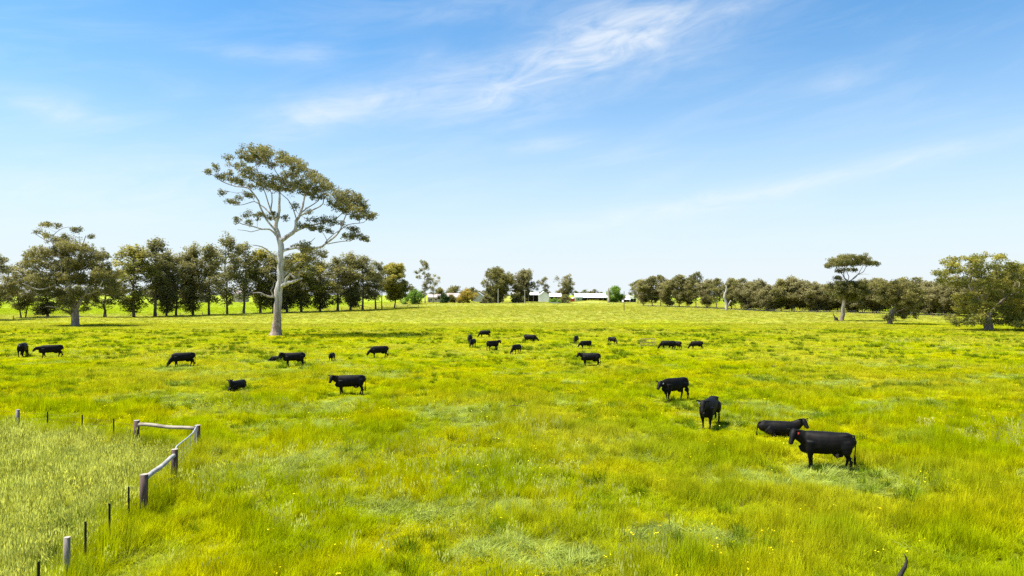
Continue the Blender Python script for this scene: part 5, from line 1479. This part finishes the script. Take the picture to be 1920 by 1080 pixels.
def is_seed(X, Y):
    return np.maximum(sstep(-.3, 1.8, pen_side(X, Y) + (fbm(X / 1.6, Y / 1.6, 610, 3) - .5) * 3) * (.45 + .55 * sstep(.35, .55, fbm(X / 2.4, Y / 2.0, 620, 3))), .7 * sstep(.56, .72, fbm(X / 12., Y / 8., 121, 3)))
def is_blue(X, Y):
    v = .8 * sstep(.62, .70, fbm(X / 5., Y / 3.5, 211, 3))
    wob = (fbm(X / 1.3, Y / 1.3, 77, 3) - .5) * 1.6
    for (px, py, rx, ry) in ((1000, 1035, 2.0, 1.0), (1180, 1000, 1.3, .7), (850, 772, 2.6, 2.2), (560, 800, 2.6, 1.8), (1290, 1010, 1.4, .7), (300, 745, 2.6, 2.0)):
        c = on_ground(px, py)
        v = np.maximum(v, .95 * sstep(1.25, .75, np.hypot((X - c.x) / rx, (Y - c.y) / ry) + wob))
    return v * (pen_side(X, Y) < .3)

def plant():
    # lush pasture, near and middle distance
    X, Y = scatter(13.5, 34, 30); X2, Y2 = scatter(34, 70, 16)
    X = np.concatenate([X, X2]); Y = np.concatenate([Y, Y2])
    u = RNG.random(len(X)); k = (u > np.where(pen_side(X, Y) > 0, .62, .25) * is_seed(X, Y)) & (RNG.random(len(X)) > .85 * is_blue(X, Y))
    X, Y = X[k], Y[k]
    wide = 1 + .5 * sstep(25, 70, Y)
    inpen = (pen_side(X, Y) > 0)
    grass_object('pasture_grass', 'lush lime green grass covering the near paddock', ['lush'] * 6 + ['tall'] * 2, pack(X, Y, wide, lump(X, Y) * np.where(inpen, .9, 1.0)), [M_GRASS])
    X, Y = scatter(60, 160, 5.0); X2, Y2 = scatter(160, 340, .9); X3, Y3 = scatter(340, 560, .22)
    X = np.concatenate([X, X2, X3]); Y = np.concatenate([Y, Y2, Y3])
    wide = 1 + 1.3 * sstep(90, 400, Y)
    grass_object('distant_grass', 'shorter yellow green grass spreading towards the far trees', ['far'] * 5, pack(X, Y, wide, np.clip(lump(X, Y), .28, 1.3) * .95), [M_GRASS])
    # pale seeding grass: in the pen and in drifts over the paddock
    X, Y = scatter(13.5, 40, 30); X2, Y2 = scatter(40, 100, 5)
    X = np.concatenate([X, X2]); Y = np.concatenate([Y, Y2])
    k = RNG.random(len(X)) < is_seed(X, Y) * np.where(pen_side(X, Y) > 0, .8, .08)
    X, Y = X[k], Y[k]
    grass_object('seeding_grass', 'pale feathery seeding grass inside the fence and in drifts', ['seed'] * 5, pack(X, Y, 1.0 + .8 * sstep(35, 90, Y), np.clip(.45 + .5 * lump(X, Y), .35, 1.25) * (.45 + .55 * (lump(X, Y) > .2))), [M_SEED, M_GRASS])
    # rank growth left standing along the pen fence
    XX, YY = [], []
    for P_, Q_ in ((PEN_A, PEN_CORNER), (PEN_CORNER, PEN_B)):
        n = int((Q_ - P_).length * 52); f = RNG.uniform(-.15, 1.3, n)
        XX.append(P_.x + (Q_.x - P_.x) * f + RNG.normal(.15, .36, n)); YY.append(P_.y + (Q_.y - P_.y) * f + RNG.normal(-.25, .36, n))
    X = np.concatenate(XX); Y = np.concatenate(YY)
    grass_object('rank_grass', 'tall rank grass left standing along the pen fence', ['lush'] * 4, pack(X, Y, 1.0, RNG.uniform(1.0, 2.1, len(X))), [M_GRASS])
    # blue green trampled patches
    X, Y = scatter(13.5, 70, 22)
    k = RNG.random(len(X)) < .75 * is_blue(X, Y); X, Y = X[k], Y[k]
    grass_object('trampled_grass', 'blue green trampled grass lying in flattened swirls', ['flat'] * 5, pack(X, Y, 1.1, np.ones(len(X))), [M_BLUE])
    # darker tussocks
    X, Y = scatter(13.5, 130, 2.0)
    k = fbm(X / 2.2, Y / 2.2, 301, 3) > .60; X, Y = X[k], Y[k]
    grass_object('grass_tussock', 'dark green grass tussocks dotted through the paddock', ['dark'] * 4, pack(X, Y, 1.2, RNG.uniform(.6, 1.15, len(X))), [M_DARK])
    X, Y = scatter(13.5, 90, 1.3)
    k = RNG.random(len(X)) < .15 + .75 * sstep(.5, .68, fbm(X / 5., Y / 4., 401, 3)); X, Y = X[k], Y[k]
    grass_object('straw_grass', 'dry straw coloured grass stems among the green', ['straw'] * 4, pack(X, Y, 1.1, np.full(len(X), .85)), [M_STRAW])
    X, Y = scatter(13.5, 60, .9)
    k = RNG.random(len(X)) < .08 + .9 * sstep(.55, .7, fbm(X / 4., Y / 3., 501, 3)); X, Y = X[k], Y[k]
    grass_object('yellow_wildflowers', 'tiny yellow wildflowers scattered through the grass', ['flower'] * 5, pack(X, Y, 1.0, np.ones(len(X)), .05), [M_FLOWER, M_GRASS])
plant()
